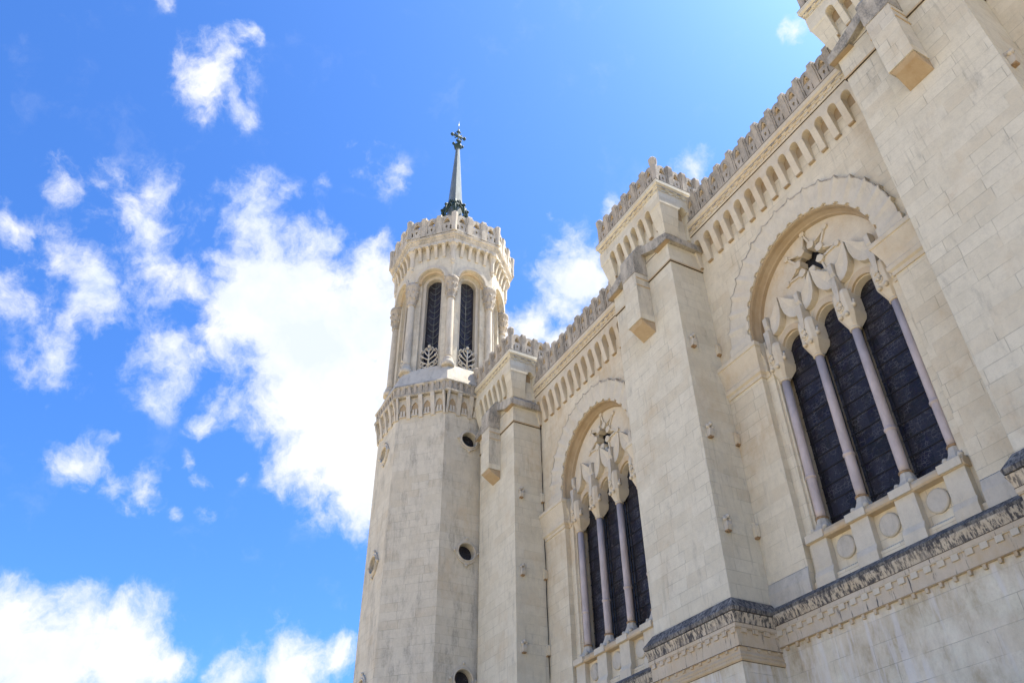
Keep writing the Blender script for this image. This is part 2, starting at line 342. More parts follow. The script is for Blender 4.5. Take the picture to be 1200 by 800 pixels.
class MB:
    def __init__(s): s.v = []; s.f = []; s.sm = []
    def add(s, vs, fs, smooth=False):
        b = len(s.v); s.v += [tuple(x) for x in vs]
        for f in fs: s.f.append([b + i for i in f]); s.sm.append(smooth)
    def prism(s, fr, poly, n0, n1, holes=()):
        allp = list(poly)
        loops = [list(poly)] + [list(h) for h in holes]
        for h in holes: allp += list(h)
        k = len(allp)
        vs = [fr.p(u, n0, z) for u, z in allp] + [fr.p(u, n1, z) for u, z in allp]
        if holes:
            tris = tessellate_polygon([[Vector((u, z, 0)) for u, z in l] for l in loops])
        else:
            tris = tessellate_polygon([[Vector((u, z, 0)) for u, z in poly]])
        fs = [list(t) for t in tris] + [[i + k for i in reversed(t)] for t in tris]
        o = 0
        for l in loops:
            m = len(l)
            for i in range(m):
                a, b = o + i, o + (i + 1) % m
                fs.append([a, b, b + k, a + k])
            o += m
        s.add(vs, fs)
    def box(s, fr, u0, u1, n0, n1, z0, z1):
        s.prism(fr, [(u0, z0), (u1, z0), (u1, z1), (u0, z1)], n0, n1)
    def wedge(s, fr, u0, u1, prof):
        """closed (n,z) profile run along u"""
        k = len(prof)
        vs = [fr.p(u0, n, z) for n, z in prof] + [fr.p(u1, n, z) for n, z in prof]
        tris = tessellate_polygon([[Vector((n, z, 0)) for n, z in prof]])
        fs = [list(t) for t in tris] + [[i + k for i in reversed(t)] for t in tris]
        fs += [[i, (i + 1) % k, (i + 1) % k + k, i + k] for i in range(k)]
        s.add(vs, fs)
    def sweep(s, path, prof, side=1, closed=False):
        """closed (offset,z) profile along a plan path with mitred corners"""
        n = len(path); k = len(prof)
        def nrm(a, b):
            dx, dy = b[0] - a[0], b[1] - a[1]; l = math.hypot(dx, dy)
            return (side * dy / l, -side * dx / l)
        vs = []
        for i, q in enumerate(path):
            segs = []
            if closed or i > 0: segs.append(nrm(path[i - 1], q))
            if closed or i < n - 1: segs.append(nrm(q, path[(i + 1) % n]))
            if len(segs) == 2:
                a, b = segs; c = 1 + a[0] * b[0] + a[1] * b[1]
                m = ((a[0] + b[0]) / c, (a[1] + b[1]) / c)
            else: m = segs[0]
            for o, z in prof: vs.append((q[0] + m[0] * o, q[1] + m[1] * o, z))
        fs = []
        for i in range(n if closed else n - 1):
            a, b = i * k, ((i + 1) % n) * k
            for j in range(k): fs.append([a + j, a + (j + 1) % k, b + (j + 1) % k, b + j])
        if not closed:
            tris = tessellate_polygon([[Vector((o, z, 0)) for o, z in prof]])
            fs += [list(t) for t in tris]
            e = (n - 1) * k
            fs += [[e + j for j in reversed(t)] for t in tris]
        s.add(vs, fs)
    def lathe(s, x, y, prof, seg=20, smooth=True, rot=0):
        vs = []; k = len(prof)
        for j in range(seg):
            a = 2 * PI * j / seg + rot
            for r, z in prof: vs.append((x + r * math.cos(a), y + r * math.sin(a), z))
        fs = []
        for j in range(seg):
            a, b = j * k, ((j + 1) % seg) * k
            for i in range(k - 1): fs.append([a + i, b + i, b + i + 1, a + i + 1])
        s.add(vs, fs, smooth)
        s.add([vs[j * k] for j in range(seg)], [list(range(seg))])
        s.add([vs[j * k + k - 1] for j in range(seg)], [list(range(seg))])
    def tube(s, pts, r, seg=6, smooth=True):
        pts = [Vector(q) for q in pts]; n = len(pts); vs = []
        for i, q in enumerate(pts):
            d = (pts[min(n - 1, i + 1)] - pts[max(0, i - 1)]).normalized()
            a = d.cross(Vector((0, 0, 1)))
            if a.length < 1e-3: a = d.cross(Vector((1, 0, 0)))
            a.normalize(); b = d.cross(a)
            rr = r[i] if isinstance(r, (list, tuple)) else r
            for j in range(seg):
                t = 2 * PI * j / seg
                vs.append(tuple(q + a * (rr * math.cos(t)) + b * (rr * math.sin(t))))
        fs = []
        for i in range(n - 1):
            for j in range(seg):
                fs.append([i * seg + j, i * seg + (j + 1) % seg, (i + 1) * seg + (j + 1) % seg, (i + 1) * seg + j])
        fs += [list(range(seg)), [(n - 1) * seg + j for j in range(seg)]]
        s.add(vs, fs, smooth)
    def ball(s, c, r, seg=10, sq=(1, 1, 1)):
        vs = []; fs = []
        R = seg // 2
        for i in range(R + 1):
            ph = PI * i / R
            for j in range(seg):
                th = 2 * PI * j / seg
                vs.append((c[0] + sq[0] * r * math.sin(ph) * math.cos(th), c[1] + sq[1] * r * math.sin(ph) * math.sin(th), c[2] + sq[2] * r * math.cos(ph)))
        for i in range(R):
            for j in range(seg):
                fs.append([i * seg + j, i * seg + (j + 1) % seg, (i + 1) * seg + (j + 1) % seg, (i + 1) * seg + j])
        s.add(vs, fs, True)
    def build(s, name, mat, parent=None, **props):
        # a copy-cheap mesh object; the geometry is stored relative to the parent's place in the world
        off = world_of(parent)
        me = bpy.data.meshes.new(name)
        bm = bmesh.new()
        bv = [bm.verts.new((x - off[0], y - off[1], z - off[2])) for x, y, z in s.v]
        for f, smo in zip(s.f, s.sm):
            try:
                fc = bm.faces.new([bv[i] for i in f]); fc.smooth = smo
            except ValueError:
                pass
        bmesh.ops.remove_doubles(bm, verts=bm.verts, dist=1e-5)
        bmesh.ops.dissolve_degenerate(bm, edges=bm.edges, dist=1e-6)
        bmesh.ops.recalc_face_normals(bm, faces=bm.faces)
        uvl = bm.loops.layers.uv.new('UVMap')
        for f in bm.faces:
            n = f.normal
            h = Vector((-n.y, n.x, 0))
            if h.length > 0.2:
                h.normalize()
                for l in f.loops:
                    co = l.vert.co
                    q = (co.x + off[0]) * h.x + (co.y + off[1]) * h.y
                    l[uvl].uv = (q, co.z + off[2] - 0.18)
            else:
                for l in f.loops: l[uvl].uv = (l.vert.co.x, l.vert.co.y)
        bm.to_mesh(me); bm.free()
        me.materials.append(mat)
        o = bpy.data.objects.new(name, me)
        C.objects.link(o)
        if parent: o.parent = parent
        for k_, v_ in props.items(): o[k_] = v_
        return o

def world_of(o):
    v = Vector((0, 0, 0))
    while o is not None:
        v += Vector(o.location); o = o.parent
    return v

def empty(name, loc, label, cat, group=None):
    o = bpy.data.objects.new(name, None); o.location = loc; C.objects.link(o)
    o['label'] = label; o['category'] = cat
    if group: o['group'] = group
    return o

def copy_tree(o, parent, dx=0):
    c = o.copy(); C.objects.link(c); c.parent = parent
    c.location = (o.location.x + dx, o.location.y, o.location.z)
    for ch in [q for q in list(C.objects) if q.parent == o]:
        copy_tree(ch, c)
    return c

def arc(cx, cz, r, a0, a1, n, sz=1.0):
    return [(cx + r * math.cos(math.radians(a0 + (a1 - a0) * i / n)), cz + sz * r * math.sin(math.radians(a0 + (a1 - a0) * i / n))) for i in range(n + 1)]

# ------------------------------------------------------------------ ground
g = MB()
g.add([(-900, -900, 0), (900, -900, 0), (900, 900, 0), (-900, 900, 0)], [[0, 1, 2, 3]])
go = g.build('ground', M['ground']); go['kind'] = 'structure'

# ------------------------------------------------------------------ dimensions
PW = 4.15                     # pier width
PX = {0: 4.95, 1: 19.25, 2: 33.7}
PY = 1.75                     # pier projection
XC = 14.27                    # middle of the near bay

nave = empty('church_nave', (19.25, 0, 0), 'long cream limestone church wall with buttresses, crested parapet and tall triple-arched windows', 'church')
tower = empty('bell_tower', (42.0, 2.4, 0), 'pale eight-sided stone tower with lancet belfry, crested top and thin metal spire', 'tower')

# ------------------------------------------------------------------ crested parapet
def crest_panel(mb, fr, u0, w, z, h, n0, th, deep=True):
    """one pierced panel between two posts, its head a round arch with a pointed opening"""
    pw = 0.12
    a, b = u0 + pw * 0.7, u0 + w - pw * 0.7
    m = (a + b) / 2; r = (b - a) / 2
    zs = z + h * 0.62
    out = [(a, z), (b, z)] + [(b, zs)] + arc(m, zs, r, 8, 172, 10, 0.30 * h / r)[0:] + [(a, zs)]
    rr = r * 0.52
    hole = [(m - rr, z + h * 0.50), (m + rr, z + h * 0.50), (m + rr * 0.62, z + h * 0.68), (m, z + h * 0.80), (m - rr * 0.62, z + h * 0.68)]
    s1 = [(m - r * 0.78, z + h * 0.10), (m - r * 0.52, z + h * 0.13), (m - r * 0.58, z + h * 0.36), (m - r * 0.74, z + h * 0.34)]
    s2 = [(2 * m - u, q) for u, q in reversed(s1)]
    hr = [(m, z + h * 0.20), (m + r * 0.20, z + h * 0.31), (m, z + h * 0.37), (m - r * 0.20, z + h * 0.31)]
    mb.prism(fr, out, n0 - th, n0, holes=(hole, s1, s2, hr))
    return [fr.p(u, n0 - 0.10, q) for u, q in arc(m, z + h * 0.53, rr * 0.98, 0, 180, 8, 0.24 * h / rr)]


def crest_post(mb, fr, u, z, h, n0, w=0.38):
    hw = w / 2
    # flared post: stands further out and wider as it rises, rounded head
    prof = [(-0.22, z), (n_off(0.03), z), (n_off(0.08), z + h * 0.55), (n_off(0.15), z + h * 0.84), (n_off(0.14), z + h * 0.93), (n_off(0.06), z + h * 0.99), (-0.16, z + h), (-0.22, z + h * 0.93)]
    prof = [(n0 + a, q) for a, q in prof]
    mb.wedge(fr, u - hw * 0.62, u + hw * 0.62, prof)
    vs = []
    prof2 = [(n0 - 0.16, z), (n0 + 0.0, z), (n0 + 0.05, z + h * 0.62), (n0 + 0.10, z + h * 0.82), (n0 + 0.04, z + h * 0.90), (n0 - 0.16, z + h * 0.90)]
    mb.wedge(fr, u - hw, u + hw, prof2)

def n_off(x): return x

def crest(parent, fr, u0, u1, count, z, h, n0, end0=True, end1=True, mat='dirty', pw=0.38):
    w = (u1 - u0) / count
    for i in range(count):
        mb = MB(); rimp = crest_panel(mb, fr, u0 + i * w, w, z, h, n0, 0.40)
        mb.build('crest_panel', M[mat], parent)
        mb = MB(); mb.tube(rimp, 0.055, 5); mb.build('arch_lining', M['warm'], parent)
    for i in range(count + 1):
        if (i == 0 and not end0) or (i == count and not end1): continue
        mb = MB(); crest_post(mb, fr, u0 + i * w + random.uniform(-0.012, 0.012), z, h * (1.0 + random.uniform(-0.035, 0.02)), n0, pw)
        mb.build('crest_post', M[mat], parent)

def corbel_band(fr, u0, u1, count, z, name, parent, proj=0.36, mat='trim', notch=0.20, first=True, last=True):
    """plate with a row of small round notches, tapering corbels between them"""
    w = (u1 - u0) / count
    zt, zs = z + 0.75, z + 0.10
    out = [(u1, zt), (u0, zt), (u0, zs)]
    for i in range(count):
        m = u0 + (i + 0.5) * w
        out += [(m - notch, zs)] + [(a, b) for a, b in reversed(arc(m, zs, notch, 0, 180, 8, 1.25))][0:] + []
    out += [(u1, zs)]
    clean = []
    for q in out:
        if not clean or abs(q[0] - clean[-1][0]) + abs(q[1] - clean[-1][1]) > 1e-4: clean.append(q)
    mb = MB(); mb.prism(fr, clean, 0.0, proj)
    band = mb.build(name, M[mat], parent)
    for i in range(count + 1):
        if (i == 0 and not first) or (i == count and not last): continue
        m = u0 + i * w
        hw = w / 2 - notch
        a, b = m - hw, m + hw
        if i == 0: a = m
        if i == count: b = m
        c = MB(); c.wedge(fr, a, b, [(0, z - 1.0), (0.125, z - 1.0), (proj * 0.93, z + 0.0), (proj, z + 0.098), (0, z + 0.098)])
        cc = c.build('corbel', M[mat], band)
        c = MB(); c.wedge(fr, a + 0.004, b - 0.004, [(0, z - 1.045), (0.11, z - 1.045), (0.125, z - 1.001), (0, z - 1.001)])
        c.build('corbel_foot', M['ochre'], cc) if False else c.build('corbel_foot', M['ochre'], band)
    # pocket backs: sheltered yellow stone with the recess shade painted in
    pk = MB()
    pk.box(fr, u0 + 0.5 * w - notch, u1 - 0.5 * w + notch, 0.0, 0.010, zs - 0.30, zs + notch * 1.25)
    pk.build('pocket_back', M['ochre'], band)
    return band

def cornice_profile(z, p=0.36):
    return [(-0.02, z), (p + 0.03, z), (p + 0.07, z + 0.08), (p + 0.03, z + 0.10), (p + 0.03, z + 0.30), (p + 0.09, z + 0.33), (p + 0.09, z + 0.42),
            (p + 0.13, z + 0.46), (p + 0.18, z + 0.50), (p + 0.18, z + 0.72), (p + 0.13, z + 0.745), (-0.02, z + 0.745)]

def billets(fr, u0, u1, z0, z1, n0, n1, pitch=0.36, fill=0.55):
    """a stepped strip: a thin continuous fillet with square teeth hanging from it"""
    n = max(1, int(round((u1 - u0) / pitch))); w = (u1 - u0) / n
    zt = z1 - 0.025
    out = [(u1, z1), (u0, z1)]
    for i in range(n):
        a, b = u0 + (i + 0.12) * w, u0 + (i + 0.12 + fill) * w
        out += [(a, zt), (a, z0), (b, z0), (b, zt)]
    out = [out[0], out[1], (u0, zt)] + out[2:] + [(u1, zt)]
    mb = MB(); mb.prism(fr, out, n0, n1)
    return mb

# ------------------------------------------------------------------ nave core and bays
mb = MB()
mb.box(NAVE, -12, 38.05, -17, -1.0, 0.02, 28.3)
mb.build('nave_core', M['lower'], nave)

def bay(x0, x1, xc, ncorb, ncrest):
    """wall, cornice and parapet between two buttresses"""
    hole = [(xc - 3.15, 10.92), (xc + 3.15, 10.92)] + arc(xc, 21.05, 3.15, 0, 180, 36, 1.05)
    mb = MB(); mb.prism(NAVE, [(x0, 10.5), (x1, 10.5), (x1, 28.1), (x0, 28.1)], -0.27, 0.0, holes=(hole,))
    wall = mb.build('wall', M['wall'], nave)
    # weathered plinth strip at the foot of the wall beside the window
    for a, b in ((x0, xc - 3.15), (xc + 3.15, x1)):
        p_ = MB(); p_.wedge(NAVE, a, b, [(0, 10.9), (0.09, 10.9), (0.09, 11.48), (0.0, 11.86)])
        p_.build('plinth', M['ttrim'], wall)
    # lower wall under the string course
    mb = MB(); mb.box(NAVE, x0 - 0.3, x1 + 0.3, -1.0, 0.16, 0.01, 10.6)
    mb.build('lower_wall', M['lower'], nave)
    # string course: dark weathering, streaked edge, fascia, billets and drops
    mb = MB(); mb.wedge(NAVE, x0, x1, [(-0.02, 10.70), (0.40, 10.70), (0.42, 10.78), (0.10, 11.03), (-0.02, 11.06)])
    st = mb.build('string_course', M['slate'], nave)
    mb = MB(); mb.wedge(NAVE, x0, x1, [(0.0, 10.38), (0.30, 10.38), (0.33, 10.47), (0.40, 10.66), (0.395, 10.70), (0.0, 10.70)])
    mb.build('ovolo', M['streak'], st)
    mb = MB(); mb.wedge(NAVE, x0, x1, [(0.0, 9.74), (0.25, 9.74), (0.25, 10.20), (0.31, 10.24), (0.31, 10.378), (0.0, 10.378)])
    mb.build('fascia', M['streak2'], st)
    mb = MB(); mb.box(NAVE, x0, x1, 0.0, 0.318, 10.372, 10.390); mb.build('dirt_shade_line', M['crevice'], st)
    mb = MB(); mb.box(NAVE, x0, x1, 0.0, 0.258, 9.728, 9.745); mb.build('dirt_shade_line', M['ochre'], st)
    billets(NAVE, x0 + 0.05, x1 - 0.05, 10.06, 10.235, 0.24, 0.30, 0.44, 0.5).build('billet_row', M['trim'], st)
    billets(NAVE, x0 + 0.3, x1 - 0.1, 9.60, 9.745, 0.15, 0.245, 0.44, 0.22).build('drop_row', M['warm'], st)
    # corbel table, cornice, parapet
    band = corbel_band(NAVE, x0, x1, ncorb, 27.2, 'corbel_table', nave)
    mb = MB(); mb.sweep([(x0, 0), (x1, 0)], cornice_profile(27.95), side=-1)
    cor = mb.build('cornice', M['trim'], nave)
    billets(NAVE, x0, x1, 28.06, 28.16, 0.38, 0.44, 0.42, 0.5).build('billet_row', M['trim'], cor)
    billets(NAVE, x0 + 0.2, x1, 28.27, 28.37, 0.44, 0.47, 0.42, 0.5).build('billet_row', M['dirty'], cor)
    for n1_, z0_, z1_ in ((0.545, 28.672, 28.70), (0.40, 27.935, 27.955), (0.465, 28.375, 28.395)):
        jj = MB(); jj.box(NAVE, x0, x1, 0.0, n1_, z0_, z1_); jj.build('dirt_shade_line', M['crevice'], cor)  # thin dark strips put in for crevice shade and dirt under the ledges
    mb = MB(); mb.box(NAVE, x0, x1, -0.05, 0.40, 28.705, 28.80)
    par = mb.build('parapet', M['dirty'], nave)
    crest(par, NAVE, x0 + 0.1, x1 - 0.1, ncrest, 28.70, 1.58, 0.46)
    # imposts carrying the hood of the arch
    prof = [(-0.02, 19.2), (0.05, 19.2), (0.06, 19.34), (0.14, 19.40), (0.15, 19.56), (0.11, 19.62), (0.14, 19.86), (0.22, 20.12), (0.30, 20.36),
            (0.305, 20.42), (0.35, 20.44), (0.36, 20.60), (0.31, 20.66), (-0.02, 20.74)]
    ml = MB(); ml.sweep([(x1, 0), (xc + 3.15, 0), (xc + 3.15, -0.26), (xc + 2.9, -0.26)], prof, side=1)
    ml.build('impost', M['trim'], wall)
    mr = MB(); mr.sweep([(x0, 0), (xc - 3.15, 0), (xc - 3.15, -0.26), (xc - 2.9, -0.26)], prof, side=-1)
    mr.build('impost', M['trim'], wall)
    # hood of the arch: flared voussoirs with cusped edges
    hood = MB()
    NL = 17; sub = 8
    ths = [180.0 * i / (NL * sub) for i in range(NL * sub + 1)]
    def outer(i):
        ph = (i % sub) / sub; d = min(ph, 1 - ph)
        return 4.08 + 0.13 * max(0, 1 - d * 6.0) ** 1.3 + 0.05 * math.sin(PI * ph)
    def inner(i):
        ph = ((i + sub // 2) % sub) / sub
        return 3.24 - 0.10 * (1 if 0.2 < ph < 0.8 else 0.0)
    rows = []
    stations = [(-0.35, 0)] + [(0, i) for i in range(NL * sub + 1)] + [(-0.35, NL * sub)]
    vs = []; SZ = 1.055
    for q, (dz, i) in enumerate(stations):
        th = math.radians(ths[i]); ph = (i % sub) / sub; d = min(ph, 1 - ph)
        crest_n = 0.05 * max(0, 1 - d * 4)
        ro, ri = outer(i), inner(i)
        for r, n in ((ro, 0.0), (ro, 0.16 + crest_n * 1.3), ((ro + ri) / 2 + 0.2, 0.13 + crest_n), (ri + 0.12, 0.10 + crest_n * 0.2), (ri, 0.10), (ri, 0.0)):
            vs.append(NAVE.p(xc + r * math.cos(th), n, 21.05 + SZ * r * math.sin(th) + dz))
    fs = []; k = 6
    for q in range(len(stations) - 1):
        for j in range(k - 1): fs.append([q * k + j, q * k + j + 1, (q + 1) * k + j + 1, (q + 1) * k + j])
    fs += [[0, 1, 2, 3, 4, 5], [(len(stations) - 1) * k + j for j in (5, 4, 3, 2, 1, 0)]]
    hood.add(vs, fs)
    ho = hood.build('arch_hood', M['hood'], wall)
    ev = []; ef = []
    for i in range(8, NL * sub - 7):
        th = math.radians(ths[i]); ph = (i % sub) / sub; d = min(ph, 1 - ph); cn = 0.05 * max(0, 1 - d * 4)
        for rr_, nn in ((outer(i) + 0.006, -0.0), (outer(i) + 0.006, 0.166 + cn * 1.3), (outer(i) - 0.02 - 0.07 * random.random() * max(0.1, math.sin(th)), 0.1645 + cn * 1.25)):
            ev.append(NAVE.p(xc + rr_ * math.cos(th), nn, 21.05 + SZ * rr_ * math.sin(th)))
    for q in range(NL * sub - 16):
        for j in range(2): ef.append([q * 3 + j, q * 3 + j + 1, (q + 1) * 3 + j + 1, (q + 1) * 3 + j])
    hd_ = MB(); hd_.add(ev, ef); hd_.build('weathered_edge', M['dirty'], ho)
    return wall

def window(xc):
    """three-light traceried window; returns its part"""
    # stone plate with three round-headed lights and a pierced star
    mb = MB()
    fr = F(xc, 0, (1, 0), (0, 1))
    out = arc(0, 21.05, 3.06, 0, 180, 40, 1.06)
    out += [(-3.06, 20.7)]
    out += [(-2.80, 20.7), (-2.80, 19.9)]
    for c in (-1.7, 0, 1.7):
        out += [(c - 0.52, 19.9), (c - 0.52, 20.0)] + list(reversed(arc(c, 20.0, 0.52, 0, 180, 14)))[1:-1] + [(c + 0.52, 20.0), (c + 0.52, 19.9)]
    out += [(2.80, 19.9), (2.80, 20.7), (3.06, 20.7)]
    zc = 22.84; K = 7; star = []
    tips = [math.radians(90 + 360 / K * i) for i in range(K)]
    for i, a in enumerate(tips):
        for d in (-0.04, 0.04):
            star.append((1.22 * math.cos(a) - math.sin(a) * d * 1.0, zc + 1.22 * math.sin(a) + math.cos(a) * d))
        b = a + PI / K
        for d in (-0.10, 0.10):
            star.append((0.50 * math.cos(b) - math.sin(b) * d, zc + 0.50 * math.sin(b) + math.cos(b) * d))
    mb.prism(fr, out, -0.68, -0.55, holes=(star,))
    core = []
    for i in range(42):
        a = math.radians(90) + 2 * PI * i / 42
        core.append(((0.60 + 0.13 * math.cos(7 * (a - PI / 2))) * math.cos(a), zc + (0.60 + 0.13 * math.cos(7 * (a - PI / 2))) * math.sin(a)))
    mb.prism(fr, out, -0.95, -0.681, holes=(core,))
    win = mb.build('window', M['trim'], nave)
    # splayed intrados of the big arch
    iv = []; n = 40
    pts = [(3.15, -0.36)] + [(3.15, 180.0 * i / n) for i in range(n + 1)]
    st = [(0, -0.38)] + [(180.0 * i / n, 0) for i in range(n + 1)] + [(180, -0.38)]
    prof = [(3.17, 0.02), (3.13, 0.02), (3.10, -0.05), (3.09, -0.20), (3.03, -0.36), (2.99, -0.40), (2.97, -0.56), (3.17, -0.56)]
    for a, dz in st:
        t = math.radians(a)
        for r, nn in prof: iv.append(fr.p(r * math.cos(t), nn, 21.05 + 1.06 * r * math.sin(t) + dz))
    k = len(prof); fs = []
    for q in range(len(st) - 1):
        for j in range(k): fs.append([q * k + j, q * k + (j + 1) % k, (q + 1) * k + (j + 1) % k, (q + 1) * k + j])
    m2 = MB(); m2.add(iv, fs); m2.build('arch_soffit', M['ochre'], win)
    # jambs under the imposts
    for s in (-1, 1):
        j = MB()
        j.box(fr, s * 2.80, s * 3.2, -0.98, -0.25, 10.9, 20.75)
        j.box(fr, s * 2.72, s * 2.80, -0.98, -0.36, 12.9, 19.9)
        j.build('jamb', M['wall'], win)
    # rims of the lights
    for c in (-1.7, 0, 1.7):
        a = [(c + 0.70 * math.cos(math.radians(t)), 20.02 + 0.80 * math.sin(math.radians(t))) for t in range(0, 181, 12)]
        b = [(c + 0.53 * math.cos(math.radians(t)), 20.02 + 0.54 * math.sin(math.radians(t))) for t in range(180, -1, -12)]
        r_ = MB(); r_.prism(fr, a + b, -0.549, -0.44); r_.build('light_rim', M['warm'], win)
        gp = MB(); gp.box(fr, c - 0.80, c + 0.80, -0.90, -0.86, 12.9, 20.7)
        gl = gp.build('stained_glass', M['glass'], win)
        brs = MB()
        z = 13.35
        while z < 20.4:
            brs.box(fr, c - 0.80, c + 0.80, -0.857, -0.83, z, z + 0.045); z += 0.56
        brs.box(fr, c - 0.69, c - 0.66, -0.857, -0.835, 12.95, 20.6)
        brs.box(fr, c + 0.66, c + 0.69, -0.857, -0.835, 12.95, 20.6)
        brs.build('glazing_bar', M['iron'], win)
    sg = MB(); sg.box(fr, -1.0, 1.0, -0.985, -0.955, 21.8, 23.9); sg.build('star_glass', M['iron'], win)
    # star rim, knobs and blunt inner blocks
    rim = MB()
    for a in tips:
        tip = Vector((1.24 * math.cos(a), 1.24 * math.sin(a)))
        for sgn in (-1, 1):
            b = a + sgn * PI / K
            v = Vector((0.56 * math.cos(b), 0.56 * math.sin(b)))
            d = (v - tip).normalized(); q = Vector((-d.y, d.x)) * 0.042
            # lies beside the opening, on the side of the wedge
            off = Vector((math.cos(b), math.sin(b))) * 0.0
            poly = [tip - q, v - q, v + q, tip + q]
            rim.prism(fr, [(p.x, zc + p.y) for p in poly], -0.56, -0.485)
        rim.prism(fr, [(tip.x * 1.05 + 0.12 * math.cos(t), zc + tip.y * 1.05 + 0.12 * math.sin(t)) for t in [PI / 6 * i for i in range(12)]], -0.56, -0.465)
        b = a + PI / K
        e = Vector((math.cos(b), math.sin(b))); q = Vector((-e.y, e.x))
        pl = [e * 0.42 - q * 0.11, e * 0.42 + q * 0.11, e * 0.54 + q * 0.165, e * 0.70 + q * 0.13, e * 0.76, e * 0.70 - q * 0.13, e * 0.54 - q * 0.165]
        rim.prism(fr, [(p.x, zc + p.y) for p in pl], -0.85, -0.43)
    rim.build('star_tracery', M['trim'], win)
    # columns, capitals, bases
    for c in (-2.55, -0.85, 0.85, 2.55):
        x, y = xc + c, -0.50
        m = MB()
        m.lathe(x, y, [(0.155, 13.36), (0.165, 13.6), (0.168, 14.74), (0.168, 14.78), (0.195, 14.80), (0.205, 14.84), (0.195, 14.88), (0.166, 14.90), (0.166, 14.95), (0.165, 15.1), (0.160, 16.5), (0.150, 18.8)], 20)
        col = m.build('column', M['marble'], win)
        m = MB()
        m.lathe(x, y, [(0.16, 13.29), (0.20, 13.30), (0.215, 13.33), (0.20, 13.365), (0.15, 13.37)], 20)
        m.build('base_ring', M['rust'], win)
        m = MB()
        m.lathe(x, y, [(0.40, 12.66), (0.40, 12.84), (0.30, 12.99), (0.22, 13.16), (0.19, 13.29)], 8, False, PI / 8)
        for sx in (-1, 1):
            m.ball((x + sx * 0.25, y + 0.25, 12.92), 0.10, 8)
        m.build('column_base', M['ttrim'], win)
        # capital: round necking opening to a square block with cut corners
        m = MB()
        m.lathe(x, y, [(0.16, 18.78), (0.20, 18.80), (0.20, 18.86), (0.17, 18.88)], 16)
        def sq(hx, n0, n1, cut, z):
            return [(x - hx + cut, n1, z), (x + hx - cut, n1, z), (x + hx, n1 - cut, z), (x + hx, n0, z), (x - hx, n0, z), (x - hx, n1 - cut, z)]
        lv = [sq(0.17, -0.66, -0.34, 0.08, 18.87), sq(0.22, -0.75, -0.27, 0.09, 19.02), sq(0.33, -0.92, -0.17, 0.12, 19.32), sq(0.35, -0.95, -0.14, 0.12, 19.40), sq(0.35, -0.95, -0.14, 0.12, 20.22), sq(0.32, -0.95, -0.18, 0.11, 20.36)]
        vs = [q for l in lv for q in l]; fs = []
        for q in range(len(lv) - 1):
            for j in range(6): fs.append([q * 6 + j, q * 6 + (j + 1) % 6, (q + 1) * 6 + (j + 1) % 6, (q + 1) * 6 + j])
        fs += [[5, 4, 3, 2, 1, 0], [(len(lv) - 1) * 6 + j for j in range(6)]]
        m.add(vs, fs)
        # scrolls on the front and cheek of the block
        for zz, r in ((19.62, 0.12), (19.84, 0.09)):
            m.tube([fr.p(c + 0.06 + r * math.cos(t), -0.13, zz + r * math.sin(t)) for t in [PI / 6 * i for i in range(11)]], 0.035, 6)
        m.ball((x + 0.06, -0.12, 19.62), 0.07, 8)
        m.ball((x - 0.12, -0.14, 19.30), 0.09, 8); m.ball((x + 0.16, -0.14, 19.30), 0.09, 8)
        m.tube([fr.p(c - 0.36, -0.35, 19.55), fr.p(c - 0.39, -0.32, 19.75), fr.p(c - 0.36, -0.4, 19.9)], 0.05, 6)
        m.ball((x - 0.36, -0.34, 19.62), 0.10, 8)
        m.build('capital', M['trim'], win)
        # winged ornament standing on the capital
        m = MB()
        m.wedge(fr, c - 0.09, c + 0.10, [(-0.56, 20.35), (-0.22, 20.35), (-0.26, 20.9), (-0.28, 21.15), (-0.21, 21.28), (-0.20, 21.66), (-0.27, 21.74), (-0.56, 21.74)])
        m.prism(fr, [(c - 0.13, 21.0), (c - 0.11, 20.5), (c - 0.05, 20.0), (c + 0.02, 19.9), (c + 0.08, 20.0), (c + 0.12, 20.5), (c + 0.14, 21.0)], -0.55, -0.115)
        m.build('fin_ornament', M['ttrim'], win)
        for s in (-1, 1):
            if abs(c + s * 0.5) > 2.75: continue
            wg = [(0.82, 22.16), (0.81, 21.62), (0.74, 21.24), (0.58, 20.97), (0.38, 20.84), (0.16, 20.82), (0.10, 21.2), (0.16, 21.62), (0.30, 21.66)]
            m = MB()
            # wing blade: outer edge stands forward, root lies back
            pts = [(c + s * a, b) for a, b in wg]
            k = len(pts)
            front = [fr.p(u, -0.36 + 0.13 * (abs(u - c) / 0.82), z) for u, z in pts]
            back = [fr.p(u, -0.56, z) for u, z in pts]
            cen = fr.p(c + s * 0.45, -0.36, 21.35)
            vs = front + back + [cen]
            fs = [[i, (i + 1) % k, 2 * k] for i in range(k)] + [[i, (i + 1) % k, (i + 1) % k + k, i + k] for i in range(k)] + [list(range(k, 2 * k))]
            m.add(vs, fs)
            m.build('wing_ornament', M['trim'], win)
    # sill, apron with discs and pedestals
    m = MB(); m.wedge(fr, -2.98, 2.98, [(-0.95, 12.45), (0.02, 12.45), (0.07, 12.50), (0.07, 12.60), (0.0, 12.72), (-0.55, 12.84), (-0.80, 13.06), (-0.95, 13.06)])
    m.build('sill', M['warm'], win)
    m = MB(); m.box(fr, -3.16, 3.16, -0.98, -0.26, 10.9, 12.46)
    m.wedge(fr, -3.14, 3.14, [(-0.27, 10.9), (-0.08, 10.9), (-0.08, 11.3), (-0.26, 11.42)])
    m.build('apron', M['wall'], win)
